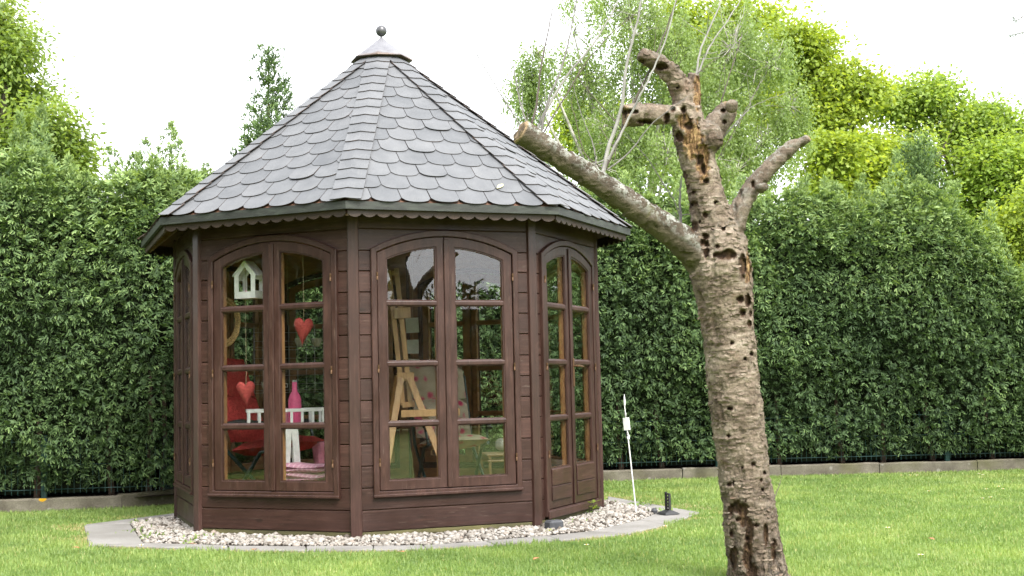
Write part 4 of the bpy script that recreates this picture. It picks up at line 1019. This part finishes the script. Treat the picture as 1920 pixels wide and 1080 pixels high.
def shoot(pts, w0, w1, mi, dz=.1, tw=5):
    d0 = TD+(-dz if pts[0][0] < 1200 else dz); m = len(pts); C_ = crom([np.r_[atd(x, y, d0+.12*i/m)-base, 0] for i, (x, y) in enumerate(pts)], 6)[:, :3]
    C_[1:-1] += rng.normal(0, .0012, (len(C_)-2, 3)); rr = np.linspace(w0*.68, w1*.5, len(C_))*TD/CF/2
    mb = MB().tube([tuple(c) for c in C_], list(rr), 6)
    for _ in range(tw):
        i = random.randrange(2, len(C_)-1); d = unit(C_[i]-C_[i-1]); a = unit(d*random.uniform(.2, .8)+rng.normal(0, .6, 3)); L = random.uniform(.03, .16)
        mb.tube([tuple(C_[i]), tuple(C_[i]+a*L*.5+[0, 0, .006]), tuple(C_[i]+a*L+[0, 0, .02])], [rr[i]*.5, rr[i]*.35, .0006], 4)
    mb.build('shoot', M_sh[mi], cherry, smooth=True)
shoot([(985, 262), (1002, 215), (1010, 160), (1020, 95), (1034, 30), (1040, -20)], 7, 2.5, 1, .22, 7)
shoot([(1000, 262), (1025, 205), (1065, 140), (1110, 85), (1150, 20), (1165, -20)], 9, 4, 0, .24, 7)
shoot([(1010, 266), (1028, 190), (1052, 130), (1070, 60), (1085, -20)], 8, 4, 2, .26, 6)
shoot([(993, 250), (975, 190), (962, 120), (955, 60)], 5, 1.8, 2, .24, 5)
shoot([(1008, 268), (1060, 180), (1105, 110), (1160, 50), (1215, 10)], 4.5, 2, 1, .2, 6)
shoot([(975, 236), (935, 170), (895, 105), (862, 45), (835, 5)], 3.6, 1.4, 2, .25, 9)
shoot([(968, 250), (935, 205), (915, 160), (880, 130)], 2.2, .9, 2, .25, 4)
shoot([(1130, 328), (1140, 280), (1165, 200), (1175, 120), (1195, 40), (1205, -20)], 12, 6, 0, .16, 8)
shoot([(1135, 318), (1160, 255), (1195, 180), (1232, 100), (1262, 20), (1275, -20)], 8, 3.5, 1, .06, 8)
shoot([(1140, 300), (1180, 220), (1220, 140), (1250, 70), (1270, -10)], 7, 4, 0, .3, 5)
shoot([(1140, 318), (1180, 285), (1225, 230), (1290, 180)], 5, 2, 2, .2, 5)
shoot([(1118, 322), (1112, 270), (1090, 215), (1072, 150)], 4, 1.5, 2, .17, 6)
shoot([(1128, 315), (1095, 285), (1080, 225), (1072, 190), (1088, 122)], 3.5, 1.2, 1, .15, 5)
shoot([(1165, 240), (1120, 190), (1086, 145), (1092, 120)], 3.5, 1.5, 1, .0, 4)
shoot([(1275, 425), (1268, 385), (1215, 300), (1165, 240)], 4.5, 2, 2, .05, 4)
shoot([(1277, 420), (1275, 370), (1278, 330)], 8, 4, 2, .06, 2)
shoot([(1304, 150), (1315, 90), (1345, 20), (1360, -20)], 6.5, 4, 0, .05, 5)
shoot([(1304, 150), (1330, 90), (1370, 30), (1400, -20)], 6, 3, 0, .06, 5)
shoot([(1304, 140), (1345, 110), (1385, 90)], 2.5, 1, 1, .05, 2)
shoot([(1345, 215), (1365, 150), (1385, 85), (1392, 60)], 4, 1.5, 1, .09, 4)
shoot([(1352, 262), (1395, 215), (1420, 195), (1500, 165)], 4.5, 1.2, 2, .1, 6)
shoot([(1345, 300), (1385, 230), (1420, 165), (1428, 140)], 2.5, 1, 1, .12, 5)
shoot([(1452, 935), (1460, 912), (1466, 892)], 3, 1, 1, -.1, 1)

# ------------------------------------------------------------------ things inside the summerhouse
px_m = lambda Y: (Y+CD)/CF            # metres per picture pixel at depth plane Y
M_white = simple('white_paint', (.72, .72, .70), .45, var=.06)
M_red = simple('red_cushion', (.46, .06, .055), .85, spec=.15, var=.18, scale=60)
M_heart = simple('red_felt', (.40, .07, .065), .85, spec=.15, var=.15, scale=70)
M_pink = simple('pink_cloth', (.62, .25, .33), .85, spec=.15, var=.1, scale=50)
M_bottle = simple('pink_glaze', (.72, .10, .24), .35, var=.05)
M_dgreen = simple('dark_green_tube', (.018, .035, .032), .35, .3)
M_black = simple('black_plastic', (.018, .018, .019), .55)
M_cream = simple('cream_ceramic', (.55, .54, .50), .4, var=.06)
M_straw = simple('straw', (.56, .38, .17), .8, spec=.2, var=.35, scale=120, bump=.6)
M_paper = simple('pale_card', (.42, .44, .40), .8, var=.06)
M_string = simple('jute_string', (.4, .32, .2), .9)
M_wire = simple('steel_wire', (.35, .35, .36), .35, .8)
def mk_floral():
    t = NT('floral_fabric'); v = t.co('Object', (1, 1, 1)); d = t.voro(v, 11.); n = t.noise(v, 38., 4)
    f = t.math('ADD', d, t.mul(t.math('SUBTRACT', n, .5), .5))
    col = t.ramp(f, (.12, (.40, .045, .10)), (.26, (.48, .16, .19)), (.34, (.36, .30, .215)), (.7, (.42, .36, .27)))
    return t.surf(t.pbr(col, .9, t.bump(n, .2, .002), .1))
M_flo = mk_floral()
def local(o_pts, org): return [tuple(np.array(p)-np.array(org)) for p in o_pts]
def cushion(mb, w_, d, h, M, n=7, puff=.3):
    """soft slab w x d x h, centred, puffed"""
    V = []; F = []
    for s_ in (1, -1):
        for j in range(n+1):
            for i in range(n+1):
                x, y = -1+2*i/n, -1+2*j/n; e = max(abs(x), abs(y)); z = h/2*(1-e**4)*(1+puff*(1-e*e))+h*.12*(1 if e < 1 else 0)
                V.append(M @ Vector((x*w_/2*(1-.05*e**6*(abs(x*y))), y*d/2, s_*z)))
    m = (n+1)**2
    for j in range(n):
        for i in range(n):
            a = j*(n+1)+i; F += [(a, a+1, a+n+2, a+n+1), (m+a, m+a+n+1, m+a+n+2, m+a+1)]
    b = [i for i in range(n+1)]+[i*(n+1)+n for i in range(1, n+1)]+[n*(n+1)+i for i in range(n-1, -1, -1)]+[i*(n+1) for i in range(n-1, 0, -1)]
    for q in range(len(b)): F.append((b[q], m+b[q], m+b[(q+1) % len(b)], b[(q+1) % len(b)]))
    mb.add(V, F); return mb

# hanging white bird feeder house with a pink bird
Y = -1.0; k = px_m(Y); p = at(467, 560, Y); w_, dp, hb, hr = .165, .10, .155, .085
bh = thing('bird_feeder', 'white house-shaped bird feeder hanging in the left window', 'bird feeder', tuple(p), -.5)
mb = MB()
mb.box(-w_/2, w_/2, -dp/2, dp/2, 0, .008)
for sy in (-1, 1):
    mb.box(-w_/2, w_/2, sy*dp/2-.003*(sy > 0), sy*dp/2+.003*(sy < 0), .008, .045)
    for sx in (-1, 1): mb.box(sx*w_/2-(.034 if sx > 0 else 0), sx*w_/2+(.034 if sx < 0 else 0), sy*dp/2-.003*(sy > 0), sy*dp/2+.003*(sy < 0), .045, hb)
    mb.prism([(-w_/2, hb), (-w_/2+.034, hb), (0, hb+hr-.03), (w_/2-.034, hb), (w_/2, hb), (0, hb+hr)], sy*dp/2-.003*(sy > 0), sy*dp/2+.003*(sy < 0))
for sx in (-1, 1):
    mb.box(sx*w_/2-.003*(sx > 0), sx*w_/2+.003*(sx < 0), -dp/2+.0031, dp/2-.0031, .008, .05)
    mb.box(sx*w_/2-.003*(sx > 0), sx*w_/2+.003*(sx < 0), -dp/2+.0031, dp/2-.0031, .125, hb)
mb.build('house_frame', M_white, bh)
MB().prism([(-w_/2-.012, hb-.008), (0, hb+hr+.004), (w_/2+.012, hb-.008), (w_/2+.012, hb), (0, hb+hr+.014), (-w_/2-.012, hb)], -dp/2-.006, dp/2+.006).build('roof', M_white, bh)
MB().tube([(0, 0, hb+hr+.01), (.004, 0, hb+hr+.25), (0, 0, 2.05-p[2])], .0012, 4).build('string', M_string, bh)
bd = MB().lathe([(0, 0), (.012, .002), (.02, .014), (.018, .026), (.008, .034), (0, .036)], (-.02, -.02, .009), 10); bd.lathe([(0, 0), (.009, .003), (.011, .011), (.006, .019), (0, .021)], (-.008, -.02, .034), 8)
bd.tube([(-.03, -.02, .026), (-.055, -.02, .03)], [.008, .003], 6); tag(bd.build('pink_bird', M_pink, bh, smooth=True), 'small pink bird figure')
# stuffed hearts
def heart(label, px, py, Y, wpx, tilt, top):
    k = px_m(Y); s_ = wpx*k/2; p = at(px, py, Y); th_ = thing('felt_heart', label, 'heart ornament', tuple(p), .2, group='red felt hearts hanging in the left window')
    out = []
    for i in range(40):
        t = 2*PI*i/40; x = math.sin(t)**3; z = (13*math.cos(t)-5*math.cos(2*t)-2*math.cos(3*t)-math.cos(4*t))/13; z = z*1.0 if z > -.2 else -.2+(z+.2)*1.65
        out.append((x, z))
    V = []; F = []; rings = [1, .93, .75, .45, .12]; hts = [0, .17, .34, .46, .5]; Mx = Matrix.Rotation(tilt, 4, 'Y')
    for sg in (-1, 1):
        for r, h_ in zip(rings, hts): V += [Mx @ Vector((x*r*s_, sg*h_*s_, (z*r+.12*(1-r))*s_)) for x, z in out]
    n = 40
    for g in range(2):
        b = g*5*n
        for r in range(4): F += [(b+r*n+i, b+r*n+(i+1) % n, b+(r+1)*n+(i+1) % n, b+(r+1)*n+i) for i in range(n)]
        F.append(tuple(b+4*n+i for i in range(n)))
    MB().add(V, F).build('stuffed_body', M_heart, th_, smooth=True)
    MB().tube([(0, 0, s_*.5), (.003, 0, s_*1.6), (0, 0, top-p[2])], .0018, 4).build('string', M_string, th_)
heart('red felt heart hanging in the right half of the left window', 569, 613, -1.2, 36, .08, 2.02)
heart('red felt heart hanging low in front of the red chair', 461, 731, -.95, 34, -.05, 2.02)
# straw wreath
Y = -.78; p = at(420, 604, Y); wr = thing('straw_wreath', 'coiled straw wreath hanging at the left of the left window', 'wreath', tuple(p)); k = px_m(Y)
for j, (r, yy) in enumerate(((30, 0), (33, .012), (28, .02), (35, -.01))):
    MB().tube([(r*k*math.cos(a)*.8, yy+.01*math.sin(3*a), r*k*1.25*math.sin(a)) for a in np.linspace(0, 2*PI, 33)], .011, 7, cap=False).build('straw_coil', M_straw, wr, smooth=True)
MB().tube([(0, 0, 35*k*1.25), (0, 0, 2.05-p[2])], .0015, 4).build('string', M_string, wr)

# folding chair: tubular frame in profile with padded seat and back
def folding_chair(label, px, Y, mat, rz, sc_=1.):
    p = at(px, 800, Y); th_ = thing('folding_chair', label, 'chair', (p[0], p[1], .062), rz); th_.scale = (sc_,)*3
    for sy in (-.24, .24):
        MB().tube([(-.40, sy, 1.0), (-.22, sy, .45), (.28, sy, .0)], .014, 8).build('leg', M_dgreen, th_, smooth=True)
        MB().tube([(.20, sy, .47), (.05, sy, .44), (-.26, sy, .0)], .014, 8).build('leg', M_dgreen, th_, smooth=True)
        MB().tube([(-.31, sy*1.08, .62), (-.1, sy*1.1, .645), (.14, sy*1.1, .625), (.2, sy*1.08, .58)], [.016, .022, .022, .014], 8).build('armrest', M_black, th_, smooth=True)
        MB().tube([(.13, sy*1.08, .62), (.17, sy, .46)], .011, 6).build('arm_support', M_dgreen, th_, smooth=True)
    MB().tube([(.28, -.24, .012), (.28, .24, .012)], .013, 8).build('cross_bar', M_dgreen, th_, smooth=True)
    MB().tube([(-.26, -.24, .012), (-.26, .24, .012)], .013, 8).build('cross_bar', M_dgreen, th_, smooth=True)
    cushion(MB(), .50, .46, .075, Matrix.Translation((.04, 0, .475)) @ Matrix.Rotation(-.10, 4, 'Y')).build('seat_cushion', mat, th_, smooth=True)
    cushion(MB(), .34, .46, .075, Matrix.Translation((-.25, 0, .66)) @ Matrix.Rotation(1.22, 4, 'Y')).build('back_cushion', mat, th_, smooth=True)
    cushion(MB(), .30, .46, .07, Matrix.Translation((-.36, 0, .95)) @ Matrix.Rotation(1.22, 4, 'Y')).build('head_cushion', mat, th_, smooth=True)
    return th_
folding_chair('folding garden chair with red padded cushion behind the left window', 514, -.34, M_red, -.5, 1.04)
folding_chair('folding garden chair with floral cushion behind the easel', 846, .25, M_flo, -PI/2+.25, .97)
# white slatted tray table
Y = -.72; p = at(545, 800, Y); tz = at(545, 795, Y)[2]
tt = thing('tray_table', 'white slatted tray table behind the left window', 'table', (p[0], p[1], .062), .12); h = tz-.062
MB().box(-.30, .30, -.16, .16, h-.018, h).build('tabletop', M_white, tt, bevel=.003)
for sy in (-1, 1):
    MB().box(-.30, .30, sy*.156-.006, sy*.156+.006, h+.085, h+.108).build('rail', M_white, tt, bevel=.002)
    for x in np.linspace(-.285, .285, 9): MB().box(x-.009, x+.009, sy*.156-.005, sy*.156+.005, h, h+.085).build('slat', M_white, tt)
for sx in (-1, 1):
    MB().box(sx*.296-.006, sx*.296+.006, -.149, .149, h+.085, h+.108).build('rail', M_white, tt, bevel=.002)
    for sy in (-1, 1): MB().add([(sx*.06+a*.022, sy*.13+b*.018, 0) for a in (-1, 1) for b in (-1, 1)]+[(sx*.02+a*.022+.0, sy*.13+b*.018, h-.018) for a in (-1, 1) for b in (-1, 1)], [(0, 1, 3, 2), (4, 6, 7, 5), (0, 4, 5, 1), (2, 3, 7, 6), (0, 2, 6, 4), (1, 5, 7, 3)]).build('leg', M_white, tt)
Y = -.72; k = px_m(Y); p = at(553, 795, Y)
bt = thing('pink_bottle', 'pink wrapped bottle standing on the white tray table', 'bottle', (p[0], p[1], tz))
MB().lathe([(0, 0), (11*k, 0), (12*k, 4*k), (12*k, 44*k), (10*k, 52*k), (5*k, 60*k), (4.5*k, 78*k), (0, 78*k)], (0, 0, 0), 18).build('body', M_bottle, bt, smooth=True)
MB().lathe([(0, 0), (4.7*k, 0), (4.7*k, 4*k), (0, 4*k)], (0, 0, 77*k), 12).build('cap', M_wire, bt)
p = at(537, 795, Y+.05); gl = MB().lathe([(0, 0), (.022, 0), (.028, .11), (.025, .11), (.02, .006), (0, .006)], (0, 0, 0), 16).build('pink_tumbler', M_pink, smooth=True); gl.location = (p[0], p[1]+.02, tz)
tag(gl, 'pink tumbler beside the pink bottle on the tray table', 'tumbler')
# folded blankets on a low bench
Y = -1.0; p = at(572, 900, Y); bz = at(572, 902, Y)[2]
bn = thing('low_bench', 'low wooden bench under the pink blankets inside the left window', 'bench', (p[0], p[1], .062), -.5)
MB().box(-.2, .2, -.12, .12, bz-.085, bz-.064).build('seat', M_pine, bn, bevel=.003)
for sx in (-1, 1):
    for sy in (-1, 1): MB().box(sx*.17-.018, sx*.17+.018, sy*.1-.015, sy*.1+.015, 0, bz-.0855).build('leg', M_pine, bn)
def mk_blanket():
    t = NT('pink_blanket'); v = t.co('Object', (1, 1, 1)); w1 = t.n('TexWave', {'wave_type': 'BANDS'}, Vector=t.co('Object', (1, .7, .3)), Scale=9., Distortion=1.5).outputs[1]
    n = t.noise(v, 60., 4); col = t.ramp(w1, (.8, (.60, .30, .40)), (.93, (.70, .50, .56)))
    return t.surf(t.pbr(col, .95, t.bump(n, .4, .004), .1))
M_bl = mk_blanket()
for i, lab in enumerate(('lower folded pink blanket in the left window', 'upper folded pink blanket in the left window')):
    b = thing('folded_blanket', lab, 'blanket', (p[0], p[1], bz-.006+i*.062), -.5, group='folded pink blankets')
    for j in range(2):
        mb = cushion(MB(), .33+.01*j, .2, .034, Matrix.Translation((.006*j, .004*i, .017+.026*j)), 8, .1); mb.v = [(x, y, z+.008*math.sin(14*x+3*j+i)) for x, y, z in mb.v]; mb.build('fold', M_bl, b, smooth=True)
# pink cloth hanging by the chair
p = at(600, 828, -.35); q = MB(); V = []; 
for j in range(7):
    for i in range(7): V.append((-.06+.02*i+.01*j*(.3-.1*i/3), .012*math.sin(i*1.6+j*.4), -.032*j))
q.add(V, [(j*7+i, j*7+i+1, j*7+i+8, j*7+i+7) for j in range(6) for i in range(6)]); pc = q.build('pink_towel', M_pink, smooth=True); pc.location = tuple(p)
sm_ = pc.modifiers.new('s', 'SOLIDIFY'); sm_.thickness = .006; tag(pc, 'pink towel hanging from the seat of the red chair', 'towel')
# easel
Y = -.62; k = px_m(Y); el = thing('easel', 'light wooden tripod easel standing behind the centre window', 'easel', (at(768, 800, Y)[0], Y, .062)); eo = np.array([*el.location])
def bar(a, b, w_, d, nm, y0=0., y1=0., mat=None):
    A, B = at(*a, Y+y0)-eo, at(*b, Y+y1)-eo; dr = unit(B-A); sd_ = unit(np.cross(dr, [0, 1, 0])); f = np.cross(sd_, dr); V = []
    for P_ in (A, B): V += [P_+sd_*sx*w_*k/2+f*sy*d/2 for sx in (-1, 1) for sy in (-1, 1)]
    MB().add(V, [(0, 1, 3, 2), (4, 6, 7, 5), (0, 4, 5, 1), (2, 3, 7, 6), (0, 2, 6, 4), (1, 5, 7, 3)]).build(nm, mat or M_easel, el, bevel=.002)
def tofloor(a, b, y0, y1):
    for s_ in np.linspace(1, 3, 200):
        x, y = a[0]+(b[0]-a[0])*s_, a[1]+(b[1]-a[1])*s_
        if at(x, y, Y+y1)[2] <= .064: break
    return (x, y)
bar((729, 507), (756, 760), 9, .02, 'mast_rail'); bar((743, 503), (770, 760), 9, .02, 'mast_rail')
bar((735, 512), (747, 512), 8, .028, 'mast_top'); bar((738, 588), (770, 586), 20, .03, 'top_clamp', -.02, -.02)
for a, b, y0, y1 in (((752, 708), (729, 850), -.035, -.25), ((768, 708), (821, 845), -.035, -.22), ((746, 705), (734, 790), .05, .45)):
    bar(a, tofloor(a, b, y0, y1), 12, .022, 'leg', y0, y1)
bar((744, 707), (776, 706), 16, .045, 'hinge_block'); bar((752, 776), (862, 772), 13, .05, 'tray', -.12, -.12); bar((754, 760), (778, 757), 10, .03, 'lower_clamp')
# cards pegged on a string behind the easel
Y = .62; k = px_m(Y)
for i, (x, y, w_, h_) in enumerate(((773, 610, 24, 28), (774, 650, 22, 26), (775, 685, 22, 24))):
    p = at(x, y, Y); c = MB().box(-w_*k/2, w_*k/2, -.0015, .0015, -h_*k/2, h_*k/2).build('hanging_card', M_paper); c.location = tuple(p); c.rotation_euler = (0, .05*(i-1), .1)
    tag(c, ('topmost', 'middle', 'lowest')[i]+' of the pale cards hanging behind the easel', 'card', 'pale cards pegged on a string')
p = at(773, 480, Y); st_ = MB().tube([(0, 0, 0), tuple(at(775, 700, Y+.004)-p+[0, .006, 0])], .0015, 4).build('card_string', M_string); st_.location = tuple(p); tag(st_, 'thin string holding the pale cards behind the easel', 'string')
# bamboo stool with a pale pumpkin
Y = .62; k = px_m(Y); p = at(938, 850, Y); zt = at(938, 848, Y)[2]; bs = thing('bamboo_stool', 'low bamboo stool at the right of the centre window', 'stool', (p[0], p[1], .062), .2); h = zt-.062
for sx in (-1, 1):
    for sy in (-1, 1): MB().tube([(sx*.13, sy*.13, 0), (sx*.12, sy*.12, h-.012)], .013, 8).build('leg', M_bamboo, bs, smooth=True)
    MB().tube([(sx*.13, -.14, h-.035), (sx*.13, .14, h-.035)], .010, 8).build('rail', M_bamboo, bs, smooth=True); MB().tube([(-.14, sx*.13, h-.06), (.14, sx*.13, h-.06)], .010, 8).build('rail', M_bamboo, bs, smooth=True)
for y in np.linspace(-.13, .13, 10): MB().tube([(-.15, y, h-.0125), (.15, y, h-.0125)], .0125, 8).build('slat', M_bamboo, bs, smooth=True)
V = []; n, m = 40, 12
for j in range(m+1):
    a = PI*j/m
    for i in range(n): b = 2*PI*i/n; r = .068*(1+.07*abs(math.sin(4*b)))*math.sin(a)**.8; V.append((r*math.cos(b), r*math.sin(b), .055-.056*math.cos(a)*(1-.25*math.exp(-(math.sin(a)*3)**2))))
pk = thing('white_pumpkin', 'pale ribbed pumpkin sitting on the bamboo stool', 'pumpkin', (p[0]+.03, p[1], zt+.008))
MB().add(V, [(j*n+i, j*n+(i+1) % n, (j+1)*n+(i+1) % n, (j+1)*n+i) for j in range(m) for i in range(n)]).build('body', M_cream, pk, smooth=True)
MB().tube([(0, 0, .095), (.006, 0, .125)], [.008, .005], 6).build('stem', M_bamboo, pk)
# wire rack with crockery at the back window
Y = .95; p = at(540, 690, Y); k = px_m(Y); rk = thing('wire_rack', 'hanging wire rack with cups at the back window', 'rack', tuple(p), .35)
for z in np.arange(-.2, .36, .07): MB().tube([(-.28, 0, z), (.3, 0, z)], .0022, 5).build('wire', M_wire, rk)
for x in np.arange(-.28, .31, .0725): MB().tube([(x, 0, -.2), (x, 0, .35)], .0022, 5).build('wire', M_wire, rk)
for zs in (-.18, .17):
    for yy in (-.10, -.05): MB().tube([(-.28, yy, zs), (.3, yy, zs)], .0022, 5).build('shelf_wire', M_wire, rk)
MB().tube([(0, 0, .35), (0, 0, 2.03-p[2])], .0015, 4).build('string', M_string, rk)
cm_ = MB().lathe([(0, 0), (.022, 0), (.04, .04), (.042, .065), (.039, .065), (.034, .04), (.018, .006), (0, .006)], (0, 0, 0), 16); cm_.tube([(.04, 0, .052), (.062, 0, .045), (.06, 0, .02), (.036, 0, .02)], .004, 6); cmm = cm_.mesh('cup', M_cream, smooth=True)
c_, s_ = math.cos(.35), math.sin(.35)
for lab, x, y, z in (('cream cup at the right of the upper rack shelf', .22, -.075, .174), ('cream cup left on the lower rack shelf', -.2, -.075, -.176), ('cream cup second from the left on the lower rack shelf', -.09, -.075, -.176), ('cream cup in the middle of the upper rack shelf', .08, -.075, .174)):
    o = link('cup', cmm); o.location = (p[0]+x*c_-y*s_, p[1]+x*s_+y*c_, p[2]+z); tag(o, lab, 'cup', 'cups on the wire rack')

# ------------------------------------------------------------------ small things outside
p = gnd(1194, 968); tp = at(1170, 752, p[1]); v_ = tp-p
sk = thing('garden_stake', 'thin white metal garden stake with a small plaque by the gravel', 'garden stake', tuple(p))
MB().tube([(0, 0, -.02), tuple(v_*.55), tuple(v_)], [.0055, .0045, .0035], 8).build('rod', M_white, sk, smooth=True)
u_ = unit(v_); Rm = Vector(u_).to_track_quat('Z', 'Y').to_matrix().to_4x4()
def onrod(f): return Matrix.Translation(Vector(v_*f)) @ Rm
pq = MB().box(-.024, .024, -.006, .006, -.045, .045, M=onrod(.80) @ Matrix.Rotation(.9, 4, 'Z')); pq.build('plaque', M_white, sk, bevel=.002)
sc1 = MB()
for f, sg in ((.885, 1), (.715, -1)):
    for sx in (-1, 1): sc1.tube([tuple(onrod(f) @ Vector((sx*.004+sx*.014*math.sin(t), 0, sg*.016*math.cos(t)))) for t in np.linspace(0, PI, 8)], .003, 5)
sc1.build('scroll', M_white, sk, smooth=True)
MB().lathe([(0, 0), (.009, .006), (.012, .02), (.006, .04), (0, .05)], tuple(v_*.66), 8).build('bud_ornament', M_white, sk, smooth=True)
MB().lathe([(0, 0), (.007, .01), (.008, .04), (.002, .09), (0, .09)], tuple(v_*.95), 8).build('tip', M_white, sk, smooth=True)
p = gnd(1253, 968); bx = thing('black_post_foot', 'small black pierced metal upright on a square foot on the paving', 'post foot', (p[0], p[1], .016), .35)
MB().add([(-.062, -.06, 0), (.062, -.06, 0), (.062, .06, 0), (-.062, .06, 0), (-.05, -.05, .012), (.05, -.05, .012), (.05, .05, .012), (-.05, .05, .012), (-.012, -.03, .028), (.012, -.03, .028), (.012, .03, .028), (-.012, .03, .028)],
         [(3, 2, 1, 0), (8, 9, 10, 11)]+[(r*4+i, r*4+(i+1) % 4, r*4+4+(i+1) % 4, r*4+4+i) for r in range(2) for i in range(4)]).build('foot', M_black, bx)
up = MB(); up.box(-.008, .008, -.028, -.017, .028, .145); up.box(-.008, .008, .017, .028, .028, .155)
for z in np.linspace(.03, .14, 6): up.box(-.0075, .0075, -.0169, .0169, z-.006, z+.006)
up.build('pierced_upright', M_black, bx)
M_stone = simple('slate_block', (.05, .052, .058), .7)
p = gnd(1040, 990, .03); o = MB().box(-.055, .055, -.04, .04, 0, .065).build('slate_block', M_stone, bevel=.012); o.location = (p[0], p[1]+.03, .012); o.rotation_euler.z = .5; tag(o, 'dark slate block under the corner by the door', 'stone block')
p = gnd(1243, 968); o = MB().lathe([(0, 0), (.02, .0), (.024, .018), (.012, .034), (0, .036)], (0, 0, 0), 9).build('dark_stone', M_stone, smooth=True); o.location = (p[0]-.05, p[1]+.05, .02); tag(o, 'small dark stone at the right end of the gravel', 'stone')
# leafy seedling and dark-leaved plant in the gravel
def seedling(name, label, px, py, hpx, n, mat, tint, leaf):
    p = gnd(px, py); k = px_m(p[1]); th_ = thing(name, label, 'plant', (p[0], p[1], .02)); H = hpx*k; Cc = []; D = []
    for i in range(n):
        a = i*2.4; u = .25+.75*i/n; D.append((math.cos(a), math.sin(a), .5)); Cc.append((.01*math.cos(a), .01*math.sin(a), H*u*.8))
    MB().tube([(0, 0, -.01), (.005, 0, H*.5), (0, .004, H*.85)], [.003, .0025, .0015], 5).build('stem', M_twig, th_)
    lm = npmesh('leaf', *leaf_cloud(np.array([[0, 0, 0.]]), np.array([[1., 0, .35]]), np.array([[0, 0, 1.]]), np.array([leaf]), np.array([leaf*.3])), mat, tint=np.full(4, tint))
    for c, d in zip(Cc, D): l = link('leaf', lm, th_); l.location = c; l.rotation_euler = (0, random.uniform(-.4, .3), math.atan2(d[1], d[0])); l.scale = (random.uniform(.7, 1.2),)*3
seedling('green_seedling', 'small green seedling in the gravel under the door', 1112, 968, 28, 14, M_maple, .1, .05)
M_dk = leafmat('dark_red_leaf', ((0, (.06, .035, .03)), (1, (.12, .08, .06))), .2)
seedling('dark_seedling', 'small dark red weed against the left wall foot', 436, 1003, 36, 16, M_dk, .5, .026)
seedling('yellow_seedling', 'small yellow-green weed in the front gravel', 1029, 1004, 8, 8, M_maple, .8, .025)
# daisies and fallen leaves on the lawn
M_dais = simple('daisy_white', (.8, .8, .78), .7, var=.03); M_dy = simple('daisy_eye', (.6, .36, .03), .7)
for i, (x, y) in enumerate(((1690, 898), (1707, 898), (1720, 898), (1836, 895), (1843, 897), (1742, 929), (1873, 920), (1881, 925), (1850, 925), (1842, 943), (1858, 941), (1665, 1000), (1727, 1053), (1248, 997), (1100, 1033), (265, 1033), (420, 1037))):
    p = gnd(x, y); d = thing('daisy', 'single white daisy among the lawn grass', 'daisy', (p[0], p[1], .03), i, group='daisies in the lawn')
    mb = MB()
    for j in range(9): a = 2*PI*j/9; mb.add([(.004*math.cos(a), .004*math.sin(a), .004), (.013*math.cos(a-.25), .013*math.sin(a-.25), .007), (.016*math.cos(a), .016*math.sin(a), .007), (.013*math.cos(a+.25), .013*math.sin(a+.25), .007)], [(0, 1, 2, 3)])
    mb.build('petals', M_dais, d); MB().lathe([(0, 0), (.005, 0), (.004, .004), (0, .005)], (0, 0, .004), 7).build('flower_eye', M_dy, d); MB().tube([(0, 0, -.03), (0, 0, .004)], .001, 4).build('stem', M_grass, d)
M_fl = simple('fallen_leaf_brown', (.36, .17, .07), .8, var=.3); M_flp = simple('fallen_leaf_pale', (.62, .60, .32), .8, var=.15)
def fallen(label, P_, s_, mat, rz, rx=0., M4=None):
    V = []; 
    for i in range(7):
        u = i/6; w_ = .32*math.sin(PI*min(1, u*1.02))**.8; z = .10*math.sin(PI*u)
        V += [((u-.5)*s_, -w_*s_, z*s_+.06*s_*abs(w_)), ((u-.5)*s_, 0, z*s_), ((u-.5)*s_, w_*s_, z*s_+.06*s_*abs(w_))]
    o = MB().add(V, [(i*3+j, i*3+j+1, i*3+j+4, i*3+j+3) for i in range(6) for j in range(2)]).build('fallen_leaf', mat, smooth=True); sm2 = o.modifiers.new('s', 'SOLIDIFY'); sm2.thickness = .0012
    o.location = tuple(P_); o.rotation_euler = (rx, .1, rz); return tag(o, label, 'leaf', 'fallen leaves')
for i, (x, y) in enumerate(((142, 1038), (477, 1042), (752, 1047), (1006, 1060), (1746, 1022), (362, 1031), (1372, 1060))):
    P_ = gnd(x, y); P_[2] = .035; fallen('small dry brown leaf lying on the lawn', P_, .05, M_fl, i*1.3)
# pale leaf on the roof: on the slope of the centre side
ct, st2 = math.cos(TH(0)), math.sin(TH(0)); fr = lambda v: np.array([v[0]*ct-v[1]*st2, v[0]*st2+v[1]*ct, v[2]])
nW, E0W = fr(nr), fr(E0); d = ray(938, 349); tt_ = ((E0W-cC)@nW+.022)/(d@nW); P_ = cC+d*tt_
lf = fallen('pale yellow leaf scrap stuck on the roof shingles', P_, .085, M_flp, 0); lf.rotation_euler = (Vector(nW).to_track_quat('Z', 'Y').to_matrix() @ Matrix.Rotation(.75, 3, 'Z')).to_euler(); lf.scale = (1, .55, .4)
del lf['group']
